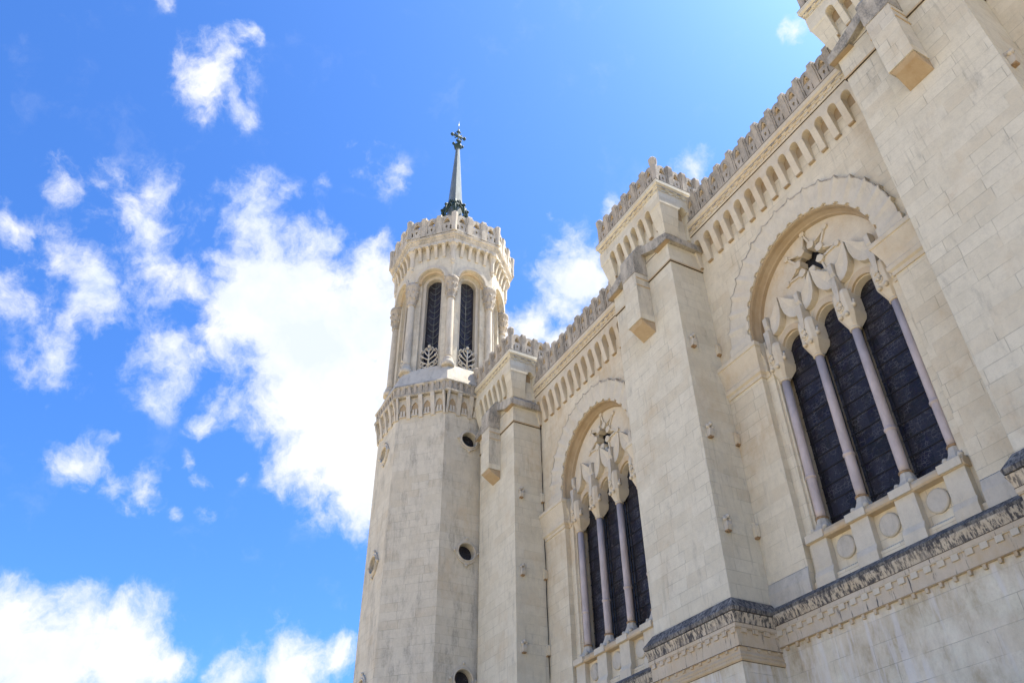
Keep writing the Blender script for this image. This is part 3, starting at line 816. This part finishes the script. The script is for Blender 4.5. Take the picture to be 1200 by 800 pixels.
    for c in (-2.55, -0.85, 0.85, 2.55):
        m = MB(); m.box(fr, c - 0.35, c + 0.35, -0.28, -0.02, 10.9, 12.46)
        m.wedge(fr, c - 0.38, c + 0.38, [(-0.1, 10.9), (0.06, 10.9), (0.06, 11.36), (-0.02, 11.55), (-0.1, 11.55)])
        m.box(fr, c - 0.38, c + 0.38, -0.27, 0.11, 12.47, 12.72)
        m.build('pedestal', M['hood'], win)
    for c in (-1.7, 0, 1.7):
        m = MB()
        cz = 11.98
        vs = []; fs = []
        rings = [(0.36, -0.262), (0.36, -0.20), (0.32, -0.17), (0.0, -0.16)]
        for r, nn in rings:
            for i in range(28):
                vs.append(fr.p(c + r * math.cos(2 * PI * i / 28), nn, cz + r * math.sin(2 * PI * i / 28)))
        for q in range(3):
            for i in range(28): fs.append([q * 28 + i, q * 28 + (i + 1) % 28, (q + 1) * 28 + (i + 1) % 28, (q + 1) * 28 + i])
        m.add(vs, fs)
        m.build('disc', M['ttrim'], win)
    return win

wall_near = bay(9.1, 19.25, XC, 15, 12)
bay(23.4, 33.7, 28.57, 15, 12)
bay(-5.2, 4.95, 0.0, 15, 12)
win_near = window(XC)
copy_tree(win_near, nave, 28.57 - XC)
copy_tree(win_near, nave, -XC)

# ------------------------------------------------------------------ buttress piers
def head(fr, u, z, mb):
    """small carved head-like drip stone"""
    mb.wedge(fr, u - 0.10, u + 0.10, [(0, z - 0.28), (0.17, z - 0.28), (0.22, z - 0.12), (0.20, z + 0.02), (0.10, z + 0.10), (0.12, z + 0.22), (0, z + 0.26)])
    for s in (-1, 1):
        q = fr.p(u + s * 0.10, 0.13, z + 0.10); mb.ball(q, 0.085, 8)
    q = fr.p(u, 0.17, z + 0.20); mb.ball(q, 0.09, 8)

def make_pier():
    x0 = PX[1]; x1 = x0 + PW; xm = (x0 + x1) / 2
    base = F(x0, 0, (1, 0), (0, 1))
    FR = F(x0, PY, (1, 0), (0, 1))
    RS = F(x0, 0, (0, 1), (-1, 0))        # side facing -x
    LS = F(x1, 0, (0, 1), (1, 0))
    loop = [(x1, 0.0), (x1, PY), (x0, PY), (x0, 0.0)]      # outward = left of travel
    m = MB(); m.box(base, 0, PW, -0.9, PY, 10.9, 30.5)
    pier = m.build('buttress', M['pier'], nave)
    m = MB(); m.box(base, -0.13, PW + 0.13, -0.9, PY + 0.13, 0.01, 10.6)
    m.build('buttress_foot', M['lower'], pier)
    # base string
    lp = [(x1, 0.05), (x1, PY), (x0, PY), (x0, 0.05)]
    m = MB(); m.sweep(lp, [(-0.05, 10.62), (0.30, 10.66), (0.33, 10.78), (0.05, 11.16), (-0.05, 11.2)], side=1)
    bs = m.build('base_string', M['slate'], pier)
    m = MB(); m.sweep(lp, [(-0.05, 10.30), (0.22, 10.30), (0.24, 10.42), (0.31, 10.62), (-0.05, 10.655)], side=1)
    m.build('ovolo', M['streak'], bs)
    m = MB(); m.sweep(lp, [(-0.05, 9.60), (0.17, 9.60), (0.175, 10.15), (0.23, 10.17), (0.23, 10.297), (-0.05, 10.297)], side=1)
    m.build('fascia', M['streak2'], bs)
    m = MB(); m.sweep(lp, [(-0.05, 9.16), (0.16, 9.16), (0.20, 9.21), (0.20, 9.28), (0.16, 9.31), (0.18, 9.36), (0.16, 9.42), (0.135, 9.44), (0.135, 9.61), (-0.05, 9.61)], side=1)
    m.build('torus_moulding', M['warm'], bs)
    for fr, a, b in ((FR, -0.2, PW + 0.2), (RS, 0.1, PY + 0.2), (LS, 0.1, PY + 0.2)):
        billets(fr, a, b, 10.01, 10.155, 0.17, 0.225, 0.42, 0.5).build('billet_row', M['streak2'], bs)
        billets(fr, a + 0.12, b - 0.1, 9.50, 9.605, 0.13, 0.172, 0.42, 0.28).build('drop_row', M['warm'], bs)
    # thin string under the gable
    m = MB(); m.sweep(loop, [(-0.05, 26.0), (0.05, 26.03), (0.05, 26.10), (-0.05, 26.16)], side=1)
    m.build('string', M['warm'], pier)
    # block between string and eaves stands slightly proud
    m = MB(); m.box(base, -0.03, PW + 0.03, 0, PY + 0.03, 26.12, 27.2)
    m.build('frieze', M['pier'], pier)
    # gabled hood on the front, level eaves on the sides
    h = PW / 2; ov = 0.26
    m = MB()
    m.prism(FR, [(-ov, 27.03), (0.55, 27.10), (h, 27.80), (PW - 0.55, 27.10), (PW + ov, 27.03), (PW + ov, 27.38), (h, 28.22), (-ov, 27.38)], 0.0, ov)
    for fr in (RS, LS):
        m.wedge(fr, 0.0, PY - 0.002, [(0.0, 27.03), (ov - 0.004, 27.03), (ov - 0.004, 27.38), (0.0, 27.72)])
    m.build('gabled_hood', M['gable'], pier)
    m = MB()
    m.box(FR, -ov + 0.03, 0.7, 0.02, ov - 0.02, 27.022, 27.04)
    m.box(FR, PW - 0.7, PW + ov - 0.03, 0.02, ov - 0.02, 27.022, 27.04)
    m.build('hood_soffit', M['ochre'], pier)
    # hanging block in the middle of the front
    b0, b1, bn = h - 0.49, h + 0.47, 0.72
    m = MB(); m.wedge(FR, b0, b1, [(0, 24.0), (bn, 24.0), (bn, 26.35), (0, 26.35)])
    blk = m.build('hanging_block', M['tower'], pier)
    m = MB(); m.wedge(FR, b0 - 0.02, b1 + 0.02, [(0, 26.36), (bn + 0.02, 26.36), (bn + 0.02, 27.5), (ov + 0.1, 28.12), (0, 28.3)])
    m.build('block_cap', M['gable'], blk)
    m = MB(); m.wedge(FR, b0 + 0.002, b1 - 0.002, [(0, 23.72), (bn + 0.015, 23.72), (bn + 0.015, 25.55), (0, 25.55)])
    m.build('block_face', M['pier'], blk)
    m = MB()
    vs = [FR.p(b0 + 0.03, 0.0, 23.70), FR.p(b1 - 0.03, 0.0, 23.70), FR.p(b1 - 0.03, bn - 0.02, 23.70), FR.p(b0 + 0.03, bn - 0.02, 23.70),
          FR.p(b0 + 0.03, 0.0, 23.22), FR.p(b1 - 0.03, 0.0, 23.22), FR.p(b1 - 0.10, bn - 0.12, 23.55), FR.p(b0 + 0.10, bn - 0.12, 23.55)]
    m.add(vs, [[0, 1, 2, 3], [4, 5, 6, 7], [0, 1, 5, 4], [1, 2, 6, 5], [2, 3, 7, 6], [3, 0, 4, 7]])
    m.build('block_underside', M['ochre'], blk)
    for z in (25.60, 26.02):
        for fr, a, b in ((F(x0 + b0, PY, (0, 1), (-1, 0)), 0, bn), (F(x0 + b1, PY, (0, 1), (1, 0)), 0, bn)):
            m = MB(); m.wedge(fr, a, b, [(0, z), (0.035, z), (0.035, z + 0.05), (0, z + 0.08)]); m.build('fillet', M['warm'], blk)
    # upper stage: corbel table on three sides
    Z = 29.15
    band = corbel_band(F(x0 + 0.32, PY, (1, 0), (0, 1)), 0, PW - 0.64, 6, Z, 'corbel_table', pier, mat='pier', notch=0.18, first=True, last=True)
    for fr in (RS, LS):
        corbel_band(F(fr.o[0], 0.55, (0, 1), fr.n), 0, 0.5, 1, Z, 'corbel_table', pier, mat='pier', notch=0.18, first=False, last=False)
    # corner blocks that flare outwards
    for xa, sx in ((x0, -1), (x1, 1)):
        m = MB()
        ix = xa - sx * 0.36
        def q(o, z): return [(xa + sx * o, PY + o, z), (ix, PY + o, z), (ix, PY - 0.7, z), (xa + sx * o, PY - 0.7, z)]
        lv = [q(0.05, Z - 1.45), q(0.32, Z), q(0.36, Z + 0.10), q(0.362, Z + 0.76)]
        vs = [p for l in lv for p in l]; fs = []
        for a in range(len(lv) - 1):
            for j in range(4): fs.append([a * 4 + j, a * 4 + (j + 1) % 4, (a + 1) * 4 + (j + 1) % 4, (a + 1) * 4 + j])
        fs += [[0, 1, 2, 3], [(len(lv) - 1) * 4 + j for j in range(4)]]
        m.add(vs, fs); m.build('corner_block', M['pier'], pier)
    for fr in (RS, LS):
        m = MB(); m.wedge(fr, -0.5, 0.55, [(0, Z - 1.4), (0.05, Z - 1.4), (0.30, Z), (0.36, Z + 0.1), (0.36, Z + 0.755), (0, Z + 0.755)])
        m.build('side_block', M['pier'], pier)
    lp = [(x1, -0.5), (x1, PY), (x0, PY), (x0, -0.5)]
    m = MB(); m.sweep(lp, cornice_profile(Z + 0.76, 0.30), side=1)
    m.box(base, 0.02, PW - 0.02, -0.6, PY - 0.02, 30.3, 30.66)
    cor = m.build('cornice', M['pier'], pier)
    for fr, a, b in ((FR, -0.3, PW + 0.3), (RS, -0.4, PY + 0.3), (LS, -0.4, PY + 0.3)):
        billets(fr, a, b, Z + 0.87, Z + 0.97, 0.32, 0.38, 0.42, 0.5).build('billet_row', M['pier'], cor)
        billets(fr, a + 0.2, b, Z + 1.08, Z + 1.18, 0.38, 0.41, 0.42, 0.5).build('billet_row', M['dirty'], cor)
    zp = Z + 1.50
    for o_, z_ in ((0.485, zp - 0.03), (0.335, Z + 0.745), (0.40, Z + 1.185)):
        jj = MB(); jj.sweep(lp, [(-0.02, z_), (o_, z_), (o_, z_ + 0.022), (-0.02, z_ + 0.022)], side=1); jj.build('dirt_shade_line', M['crevice'], cor)  # crevice shade and dirt painted as strips round the cornice
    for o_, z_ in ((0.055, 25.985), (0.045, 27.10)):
        jj = MB(); jj.sweep(loop, [(-0.02, z_), (o_, z_), (o_, z_ + 0.02), (-0.02, z_ + 0.02)], side=1); jj.build('dirt_shade_line', M['crevice'], pier)
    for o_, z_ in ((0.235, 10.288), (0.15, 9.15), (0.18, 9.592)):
        jj = MB(); jj.sweep([(x1, 0.05), (x1, PY), (x0, PY), (x0, 0.05)], [(-0.02, z_), (o_, z_), (o_, z_ + 0.016), (-0.02, z_ + 0.016)], side=1); jj.build('dirt_shade_line', M['crevice'], bs)
    m = MB(); m.sweep([(x1, -0.5), (x1, PY), (x0, PY), (x0, -0.5)], [(0.05, zp), (0.33, zp), (0.33, zp + 0.09), (0.05, zp + 0.09)], side=1)
    par = m.build('parapet', M['dirty'], pier)
    crest(par, FR, -0.28, PW + 0.28, 6, zp, 1.45, 0.34, end0=False, end1=False)
    crest(par, RS, -0.42, PY + 0.28, 3, zp, 1.45, 0.34, end1=False)
    crest(par, LS, -0.42, PY + 0.28, 3, zp, 1.45, 0.34, end1=False)
    for xa, sx in ((x0, -1), (x1, 1)):
        m = MB()
        m.lathe(xa + sx * 0.24, PY + 0.24, [(0.17, zp), (0.15, zp + 0.4), (0.16, zp + 1.2), (0.21, zp + 1.45), (0.22, zp + 1.62), (0.14, zp + 1.76), (0.02, zp + 1.82)], 8, False, PI / 8)
        m.build('corner_finial', M['dirty'], par)
    # carved drip stones on the visible side
    for z in (21.7, 17.5, 13.8):
        m = MB(); head(RS, 1.40 if z != 0 else 0, z, m); hd = m.build('drip_stone', M['ttrim'], pier)
        m = MB(); m.wedge(RS, 1.31, 1.49, [(0.0, z - 0.33), (0.15, z - 0.33), (0.17, z - 0.275), (0.0, z - 0.275)]); m.build('rust_stain', M['rust'], hd)
        m = MB(); m.wedge(RS, 0.02, 0.19, [(0, z - 0.27), (0.15, z - 0.27), (0.16, z + 0.14), (0.11, z + 0.22), (0, z + 0.27)]); cb_ = m.build('bracket_stone', M['wall'], pier)
        m = MB(); m.wedge(RS, 0.03, 0.18, [(0.0, z - 0.33), (0.08, z - 0.33), (0.145, z - 0.272), (0.0, z - 0.272)]); m.build('rust_stain', M['rust'], cb_)
    return pier

p1 = make_pier()
copy_tree(p1, nave, PX[2] - PX[1])
copy_tree(p1, nave, PX[0] - PX[1])

# ------------------------------------------------------------------ tower
TX, TY = 42.0, 2.4
T8 = math.tan(PI / 8)
def octo(a): 
    R = a / math.cos(PI / 8)
    return [(TX + R * math.cos(PI / 8 + PI / 4 * i), TY + R * math.sin(PI / 8 + PI / 4 * i)) for i in range(8)]
def face(k, a):
    th = PI / 4 * k
    return F(TX + a * math.cos(th), TY + a * math.sin(th), (-math.sin(th), math.cos(th)), (math.cos(th), math.sin(th)))
UNIT = octo(1.0)
def ring(mb, prof):
    """prof of (apothem,z), closed loop, carried round the octagon"""
    k = len(prof); vs = []
    for i in range(8):
        cx, cy = UNIT[i][0] - TX, UNIT[i][1] - TY
        for a, z in prof: vs.append((TX + cx * a, TY + cy * a, z))
    fs = []
    for i in range(8):
        a, b = i * k, ((i + 1) % 8) * k
        for j in range(k): fs.append([a + j, a + (j + 1) % k, b + (j + 1) % k, b + j])
    mb.add(vs, fs)

m = MB()
for k in range(8):
    hw = 3.85 * T8
    hs_ = [[(0.47 * math.cos(2 * PI * i / 32), z + 0.47 * math.sin(2 * PI * i / 32)) for i in range(32)] for z in (27.0, 19.95, 13.3, 6.4)] if k % 2 == 0 else []
    m.prism(face(k, 3.85), [(-hw, 0.01), (hw, 0.01), (hw, 29.95), (-hw, 29.95)], -0.6, 0.0, holes=hs_)
shaft = m.build('shaft', M['tower'], tower)
# round windows with lobed frames
for k in (0, 2, 4, 6):
    fr = face(k, 3.85)
    for z in (27.0, 19.95, 13.3, 6.4):
        m = MB()
        out = []; 
        for i in range(48):
            t = 2 * PI * i / 48
            r = 0.62 + 0.10 * max(0, math.cos(4 * t)) ** 6
            out.append((r * math.cos(t), z + 1.12 * r * math.sin(t)))
        hole = [(0.47 * math.cos(2 * PI * i / 32), z + 0.47 * math.sin(2 * PI * i / 32)) for i in range(32)]
        m.prism(fr, out, 0.003, 0.09, holes=(hole,))
        m.tube([fr.p(0.52 * math.cos(2 * PI * i / 32), 0.10, z + 0.52 * math.sin(2 * PI * i / 32)) for i in range(33)], 0.045, 6)
        for s, c_ in ((0, 1), (1, 0), (0, -1), (-1, 0)):
            q = fr.p(s * 0.70, 0.08, z + c_ * 0.78); m.ball(q, 0.09, 8)
        oc = m.build('round_window', M['ttrim'], tower)
        m = MB(); m.prism(fr, [(0.465 * math.cos(2 * PI * i / 32), z + 0.465 * math.sin(2 * PI * i / 32)) for i in range(32)], -0.38, -0.33)
        m.build('pane', M['glass'], oc)
        m = MB()
        for q in (-0.22, 0, 0.22):
            l = math.sqrt(0.46 ** 2 - q * q)
            m.box(fr, q - 0.012, q + 0.012, -0.328, -0.31, z - l, z + l)
            m.box(fr, -l, l, -0.3275, -0.309, z + q - 0.012, z + q + 0.012)
        m.build('glazing_bar', M['iron'], oc)
# corbel table with pointed niches under the gallery
m = MB(); ring(m, [(3.3, 29.1), (4.10, 29.42), (4.14, 29.5), (4.14, 29.9), (3.3, 29.9)]) if False else None
for k in range(8):
    fr = face(k, 3.85)
    hw = 3.85 * T8
    # plate with pointed notches
    n = 4; pitch = 2 * hw / n
    out = [(hw, 29.98), (-hw, 29.98), (-hw, 29.0)]
    for i in range(n):
        c = -hw + (i + 0.5) * pitch
        out += [(c - 0.22, 29.0), (c - 0.22, 29.3), (c - 0.13, 29.5), (c, 29.62), (c + 0.13, 29.5), (c + 0.22, 29.3), (c + 0.22, 29.0)]
    out += [(hw, 29.0)]
    m = MB(); m.prism(fr, out, 0.0, 0.10)
    tb = m.build('niche_table', M['ttrim'], tower)
    for i in range(n):
        c = -hw + (i + 0.5) * pitch
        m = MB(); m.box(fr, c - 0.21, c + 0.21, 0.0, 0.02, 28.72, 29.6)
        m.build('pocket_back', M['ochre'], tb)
        m = MB()
        m.box(fr, c - 0.16, c - 0.03, 0.02, 0.08, 28.74, 29.12); m.box(fr, c + 0.03, c + 0.16, 0.02, 0.08, 28.74, 29.12)
        m.box(fr, c - 0.22, c + 0.22, 0.0, 0.09, 28.66, 28.74)
        m.build('niche_carving', M['ttrim'], tb)
    for i in range(n + 1):
        c = -hw + i * pitch
        a, b = c - 0.13, c + 0.13
        if i == 0: a = c
        if i == n: b = c
        m = MB(); m.wedge(fr, a, b, [(0, 28.5), (0.07, 28.5), (0.10, 28.62), (0.20, 29.35), (0.33, 29.75), (0.35, 29.98), (0, 29.98)])
        m.build('corbel', M['ttrim'], tb)
m = MB(); ring(m, [(3.3, 29.95), (4.15, 29.95), (4.22, 30.02), (4.22, 30.12), (4.10, 30.18), (4.10, 30.62), (4.20, 30.70), (4.24, 30.78), (4.18, 30.90), (3.3, 30.9)])
gal = m.build('gallery_ledge', M['gable'], tower)
for k in range(8):
    fr = face(k, 4.10); hw = 4.10 * T8
    b = MB(); n = 9; w_ = 2 * hw / n
    for i in range(n):
        c = -hw + (i + 0.5) * w_
        b.wedge(fr, c - 0.10, c + 0.10, [(0, 30.2), (0.03, 30.2), (0.08, 30.55), (0.09, 30.74), (0, 30.76)])
    b.build('billet_row', M['dirty'], gal)
m = MB(); ring(m, [(2.9, 30.85), (4.12, 30.88), (4.05, 31.1), (3.72, 32.05), (3.62, 32.32), (3.5, 32.42), (2.9, 32.42)])
m.build('belfry_plinth', M['ttrim'], tower)
# belfry drum: each face a wall with a round-headed opening
A = 3.36
for k in range(8):
    fr = face(k, A); hw = A * T8
    hole = [(-0.80, 32.52), (0.80, 32.52), (0.80, 39.85)] + arc(0, 39.85, 0.80, 0, 180, 20)[1:-1] + [(-0.80, 39.85)]
    m = MB(); m.prism(fr, [(-hw, 32.4), (hw, 32.4), (hw, 42.9), (-hw, 42.9)], -0.22, 0.0, holes=(hole,))
    bw = m.build('belfry_wall', M['tower'], tower)
    hole = [(-0.57, 32.56), (0.57, 32.56), (0.57, 39.85)] + arc(0, 39.85, 0.57, 0, 180, 20)[1:-1] + [(-0.57, 39.85)]
    fr2 = face(k, A - 0.22); hw2 = (A - 0.22) * T8
    m = MB(); m.prism(fr2, [(-hw2, 32.4), (hw2, 32.4), (hw2, 42.8), (-hw2, 42.8)], -0.45, 0.0, holes=(hole,))
    m.build('inner_order', M['ttrim'], bw)
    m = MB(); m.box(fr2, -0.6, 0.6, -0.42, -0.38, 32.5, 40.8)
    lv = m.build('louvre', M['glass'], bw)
    # pierced leaf lattice in front of the dark opening
    m = MB()
    for z in [33.2 + 0.55 * i for i in range(14)]:
        for s in (-1, 1):
            m.tube([fr2.p(0, -0.37, z), fr2.p(s * 0.2, -0.37, z + 0.12), fr2.p(s * 0.42, -0.37, z + 0.42)], 0.03, 4)
    m.tube([fr2.p(0, -0.37, 33), fr2.p(0, -0.37, 40.5)], 0.025, 4)
    m.build('lattice', M['lead_roof'], lv)
    # arcade standing forward on the corner columns
    A2 = 3.72
    fa = face(k, A2); hw3 = A2 * T8
    out = [(-hw3, 39.72), (-0.97, 39.72), (-0.97, 39.85)] + list(reversed(arc(0, 39.85, 0.97, 0, 180, 24)))[1:-1] + [(0.97, 39.85), (0.97, 39.72), (hw3, 39.72), (hw3, 42.98), (-hw3, 42.98)]
    m = MB(); m.prism(fa, out, -0.34, 0.0)
    ar = m.build('arcade', M['tower'], bw)
    a_ = arc(0, 39.85, 1.28, 0, 180, 24); b_ = list(reversed(arc(0, 39.85, 0.97, 0, 180, 24)))
    m = MB(); m.prism(fa, a_ + b_, 0.0, 0.06)
    a_ = arc(0, 39.85, 1.14, 0, 180, 24); b_ = list(reversed(arc(0, 39.85, 1.0, 0, 180, 24)))
    m.prism(fa, a_ + b_, 0.05, 0.10)
    m.build('archivolt', M['ttrim'], ar)
    a_ = arc(0, 39.85, 0.968, 0, 180, 24); b_ = list(reversed(arc(0, 39.85, 0.805, 0, 180, 24)))
    m = MB(); m.prism(fa, a_ + b_, -0.36, -0.20); m.build('soffit_order', M['warm'], ar)
    # carved balustrade of scrolls
    m = MB()
    f3 = face(k, A - 0.10)
    zb = 32.50
    m.box(f3, -0.66, 0.66, -0.06, 0.04, zb, zb + 0.14)
    m.tube([f3.p(0, 0, zb + 0.1), f3.p(0, 0, zb + 1.75)], [0.07, 0.045], 6)
    for s in (-1, 1):
        for z0_, w_, h_ in ((0.12, 0.60, 0.42), (0.38, 0.62, 0.70), (0.75, 0.58, 0.75), (1.05, 0.30, 0.62)):
            pts = []
            for i in range(13):
                t = i / 12
                pts.append(f3.p(s * w_ * math.sin(t * PI * 0.62), 0, zb + z0_ + h_ * t))
            m.tube(pts, 0.042, 6)
            ex, ez = w_ * math.sin(PI * 0.62), z0_ + h_
            m.tube([f3.p(s * (ex - 0.09 + 0.09 * math.cos(t)), 0, zb + ez + 0.09 * math.sin(t)) for t in [PI / 5 * i for i in range(9)]], 0.036, 6)
        m.tube([f3.p(s * (0.24 + 0.14 * math.cos(t)), 0, zb + 0.36 + 0.14 * math.sin(t)) for t in [PI / 6 * i for i in range(12)]], 0.034, 6)
        m.tube([f3.p(0, 0, zb + 1.45), f3.p(s * 0.18, 0, zb + 1.62), f3.p(s * 0.14, 0, zb + 1.74)], 0.045, 6)
    m.ball(f3.p(0, 0, zb + 1.86), 0.12, 8)
    m.build('scroll_balustrade', M['ttrim'], bw)
    # flat corbels under the cornice
    for c in (-0.91, -0.30, 0.30, 0.91):
        m = MB(); m.wedge(fa, c - 0.11, c + 0.11, [(0, 41.78), (0.09, 41.78), (0.12, 41.92), (0.20, 42.35), (0.34, 42.68), (0.39, 42.78), (0.40, 43.12), (0, 43.12)])
        m.ball(fa.p(c, 0.38, 42.80), 0.13, 8)
        m.build('corbel', M['ttrim'], ar)
    out = [(hw3 + 0.12, 43.15), (-hw3 - 0.12, 43.15), (-hw3 - 0.12, 42.75)]
    for c in (-1.21, -0.605, 0, 0.605, 1.21):
        out += list(reversed(arc(c, 42.70, 0.19, 0, 180, 8)))
    out += [(hw3 + 0.12, 42.75)]
    m = MB(); m.prism(fa, out, 0.002, 0.37); m.build('arched_band', M['ttrim'], ar)
# corner columns
for i in range(8):
    cx, cy = UNIT[i][0] - TX, UNIT[i][1] - TY
    x, y = TX + cx * 3.47, TY + cy * 3.47
    m = MB()
    m.lathe(x, y, [(0.25, 32.95), (0.25, 33.1), (0.245, 35.5), (0.235, 37.85), (0.235, 37.95)], 18)
    col = m.build('corner_column', M['ttrim'], tower)
    m = MB()
    m.lathe(x, y, [(0.42, 32.2), (0.42, 32.5), (0.36, 32.62), (0.30, 32.70), (0.33, 32.80), (0.27, 32.93), (0.25, 32.95)], 18)
    m.build('column_base', M['ttrim'], col)
    m = MB()
    m.lathe(x, y, [(0.25, 37.9), (0.30, 37.94), (0.30, 38.04), (0.28, 38.08), (0.34, 38.3), (0.42, 38.7), (0.47, 39.1), (0.46, 39.38), (0.52, 39.46), (0.52, 39.70), (0.44, 39.80)], 16)
    for j in range(8):
        t = 2 * PI * j / 8
        for zz, r in ((38.55, 0.37), (39.05, 0.44)):
            m.ball((x + r * math.cos(t + zz), y + r * math.sin(t + zz), zz), 0.10, 6, (1, 1, 1.4))
    m.build('capital', M['dirty'], col)
    # pendant pilaster above the capital up to the cornice
    m = MB()
    x2, y2 = TX + cx * 3.70, TY + cy * 3.70
    m.lathe(x2, y2, [(0.04, 40.95), (0.14, 41.08), (0.10, 41.2), (0.18, 41.36), (0.19, 42.2), (0.28, 42.6), (0.40, 42.8), (0.42, 43.1)], 8, False)
    m.build('pendant', M['ttrim'], col)
# inner dark lining and upper cornice
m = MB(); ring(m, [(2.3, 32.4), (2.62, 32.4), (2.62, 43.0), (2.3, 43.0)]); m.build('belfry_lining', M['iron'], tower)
m = MB(); ring(m, [(2.6, 43.0), (3.90, 43.0), (4.08, 43.148), (4.13, 43.16), (4.13, 43.26), (4.18, 43.29), (4.18, 43.42), (4.26, 43.46), (4.30, 43.60), (4.24, 43.68), (2.6, 43.68)])
cor = m.build('cornice', M['dirty2'], tower)
m = MB(); ring(m, [(3.5, 43.65), (4.22, 43.65), (4.22, 43.78), (3.74, 43.78), (3.74, 45.0), (3.5, 45.0)])
par = m.build('parapet', M['ttrim'], tower)
for k in range(8):
    fr = face(k, 4.20); hw = 4.20 * T8
    crest(par, fr, -hw, hw, 3, 43.72, 1.84, 0.06, end0=False, end1=False, mat='dirty2', pw=0.54)
for i in range(8):
    cx, cy = UNIT[i][0] - TX, UNIT[i][1] - TY
    x, y = TX + cx * 4.19, TY + cy * 4.19
    m = MB(); m.lathe(x, y, [(0.20, 43.7), (0.20, 44.6), (0.25, 45.25), (0.26, 45.50), (0.12, 45.66)], 8, False); m.build('corner_post', M['dirty2'], par)
# roof and spire
m = MB(); ring(m, [(3.8, 43.7), (3.75, 44.2), (1.7, 46.3), (0.75, 48.0), (0.5, 49.2), (0.1, 49.2), (0.1, 43.7)])
m.build('roof', M['lead_roof'], tower)
m = MB(); m.lathe(TX, TY, [(0.64, 49.0), (0.62, 50.8), (0.60, 51.1), (0.17, 58.45)], 8, False, PI / 8)
spire = m.build('spire', M['lead'], tower)
m = MB()
for j in range(8):
    t = PI / 4 * j + PI / 8
    c_, s_ = math.cos(t), math.sin(t)
    def P(r, z): return (TX + r * c_, TY + r * s_, z - 0.85)
    m.tube([P(1.05, 49.6), P(1.03, 51.2), P(0.98, 51.45)], 0.07, 6)
    m.tube([P(1.02, 51.4), P(0.92, 51.6), P(0.80, 51.55), P(0.70, 51.8), P(0.62, 52.1), P(0.52, 52.35)], 0.085, 6)
    m.ball(P(1.04, 51.42), 0.13, 8)
    t2 = t + PI / 4
    Q = lambda r, z: (TX + r * math.cos(t2), TY + r * math.sin(t2), z - 0.85)
    mid = lambda z, r: (TX + r * math.cos(t + PI / 8), TY + r * math.sin(t + PI / 8), z - 0.85)
    m.tube([P(1.0, 50.5), mid(51.45, 0.90), Q(1.0, 50.5)], 0.09, 6)
    m.tube([P(0.70, 51.8), mid(52.2, 0.55), Q(0.70, 51.8)], 0.05, 6)
m.lathe(TX, TY, [(0.62, 50.65), (0.70, 50.75), (0.64, 50.9), (0.57, 51.15)], 16)
m.build('spire_crown', M['verdigris'], spire)
m = MB()
m.lathe(TX, TY, [(0.16, 58.4), (0.24, 58.55), (0.34, 58.7), (0.34, 58.85), (0.20, 58.95), (0.07, 59.1)], 12)
for j in range(4):
    t = PI / 2 * j
    x, y = TX + 0.42 * math.cos(t), TY + 0.42 * math.sin(t)
    m.ball((x, y, 58.95), 0.14, 8); m.tube([(TX, TY, 58.6), (TX + 0.3 * math.cos(t), TY + 0.3 * math.sin(t), 58.7), (x, y, 58.9)], 0.07, 6)
zc = 60.15
m.tube([(TX, TY, 58.9), (TX, TY, 61.1)], 0.075, 8)
m.tube([(TX, TY - 0.62, zc), (TX, TY + 0.62, zc)], 0.085, 8)
for d in ((0, 1), (0, -1), (1, 0), (-1, 0)):
    if d[0] == 0: e = (TX, TY + d[1] * 0.60, zc)
    else: e = (TX, TY, zc + d[0] * 0.62)
    m.ball(e, 0.15, 8)
    for s in (-1, 1):
        m.ball((TX, e[1] + (0.11 * s if d[0] else -0.04 * d[1]), e[2] + (0.11 * s if not d[0] else -0.04 * d[0])), 0.11, 8)
for s in (-1, 1):
    for q in (-1, 1):
        m.tube([(TX, TY, zc), (TX, TY + s * 0.28, zc + q * 0.28)], [0.03, 0.055], 6)
        m.ball((TX, TY + s * 0.30, zc + q * 0.30), 0.07, 6)
m.build('cross', M['verdigris'], spire)
m = MB(); m.tube([(TX, TY, 61.0), (TX, TY, 62.3)], [0.03, 0.012], 6); m.build('lightning_rod', M['lead'], spire)

# ------------------------------------------------------------------ lightning cable in the far corner
m = MB()
pts = []
z = 26.3
while z > 0.2:
    pts.append((33.62 + 0.012 * math.sin(z * 1.7), 0.075 + 0.012 * math.cos(z * 2.3), z)); z -= 0.8
m.tube(pts, 0.022, 6)
cab = m.build('lightning_cable', M['iron'])
cab['label'] = 'thin dark cable running down the inner corner beside the far buttress'
cab['category'] = 'cable'
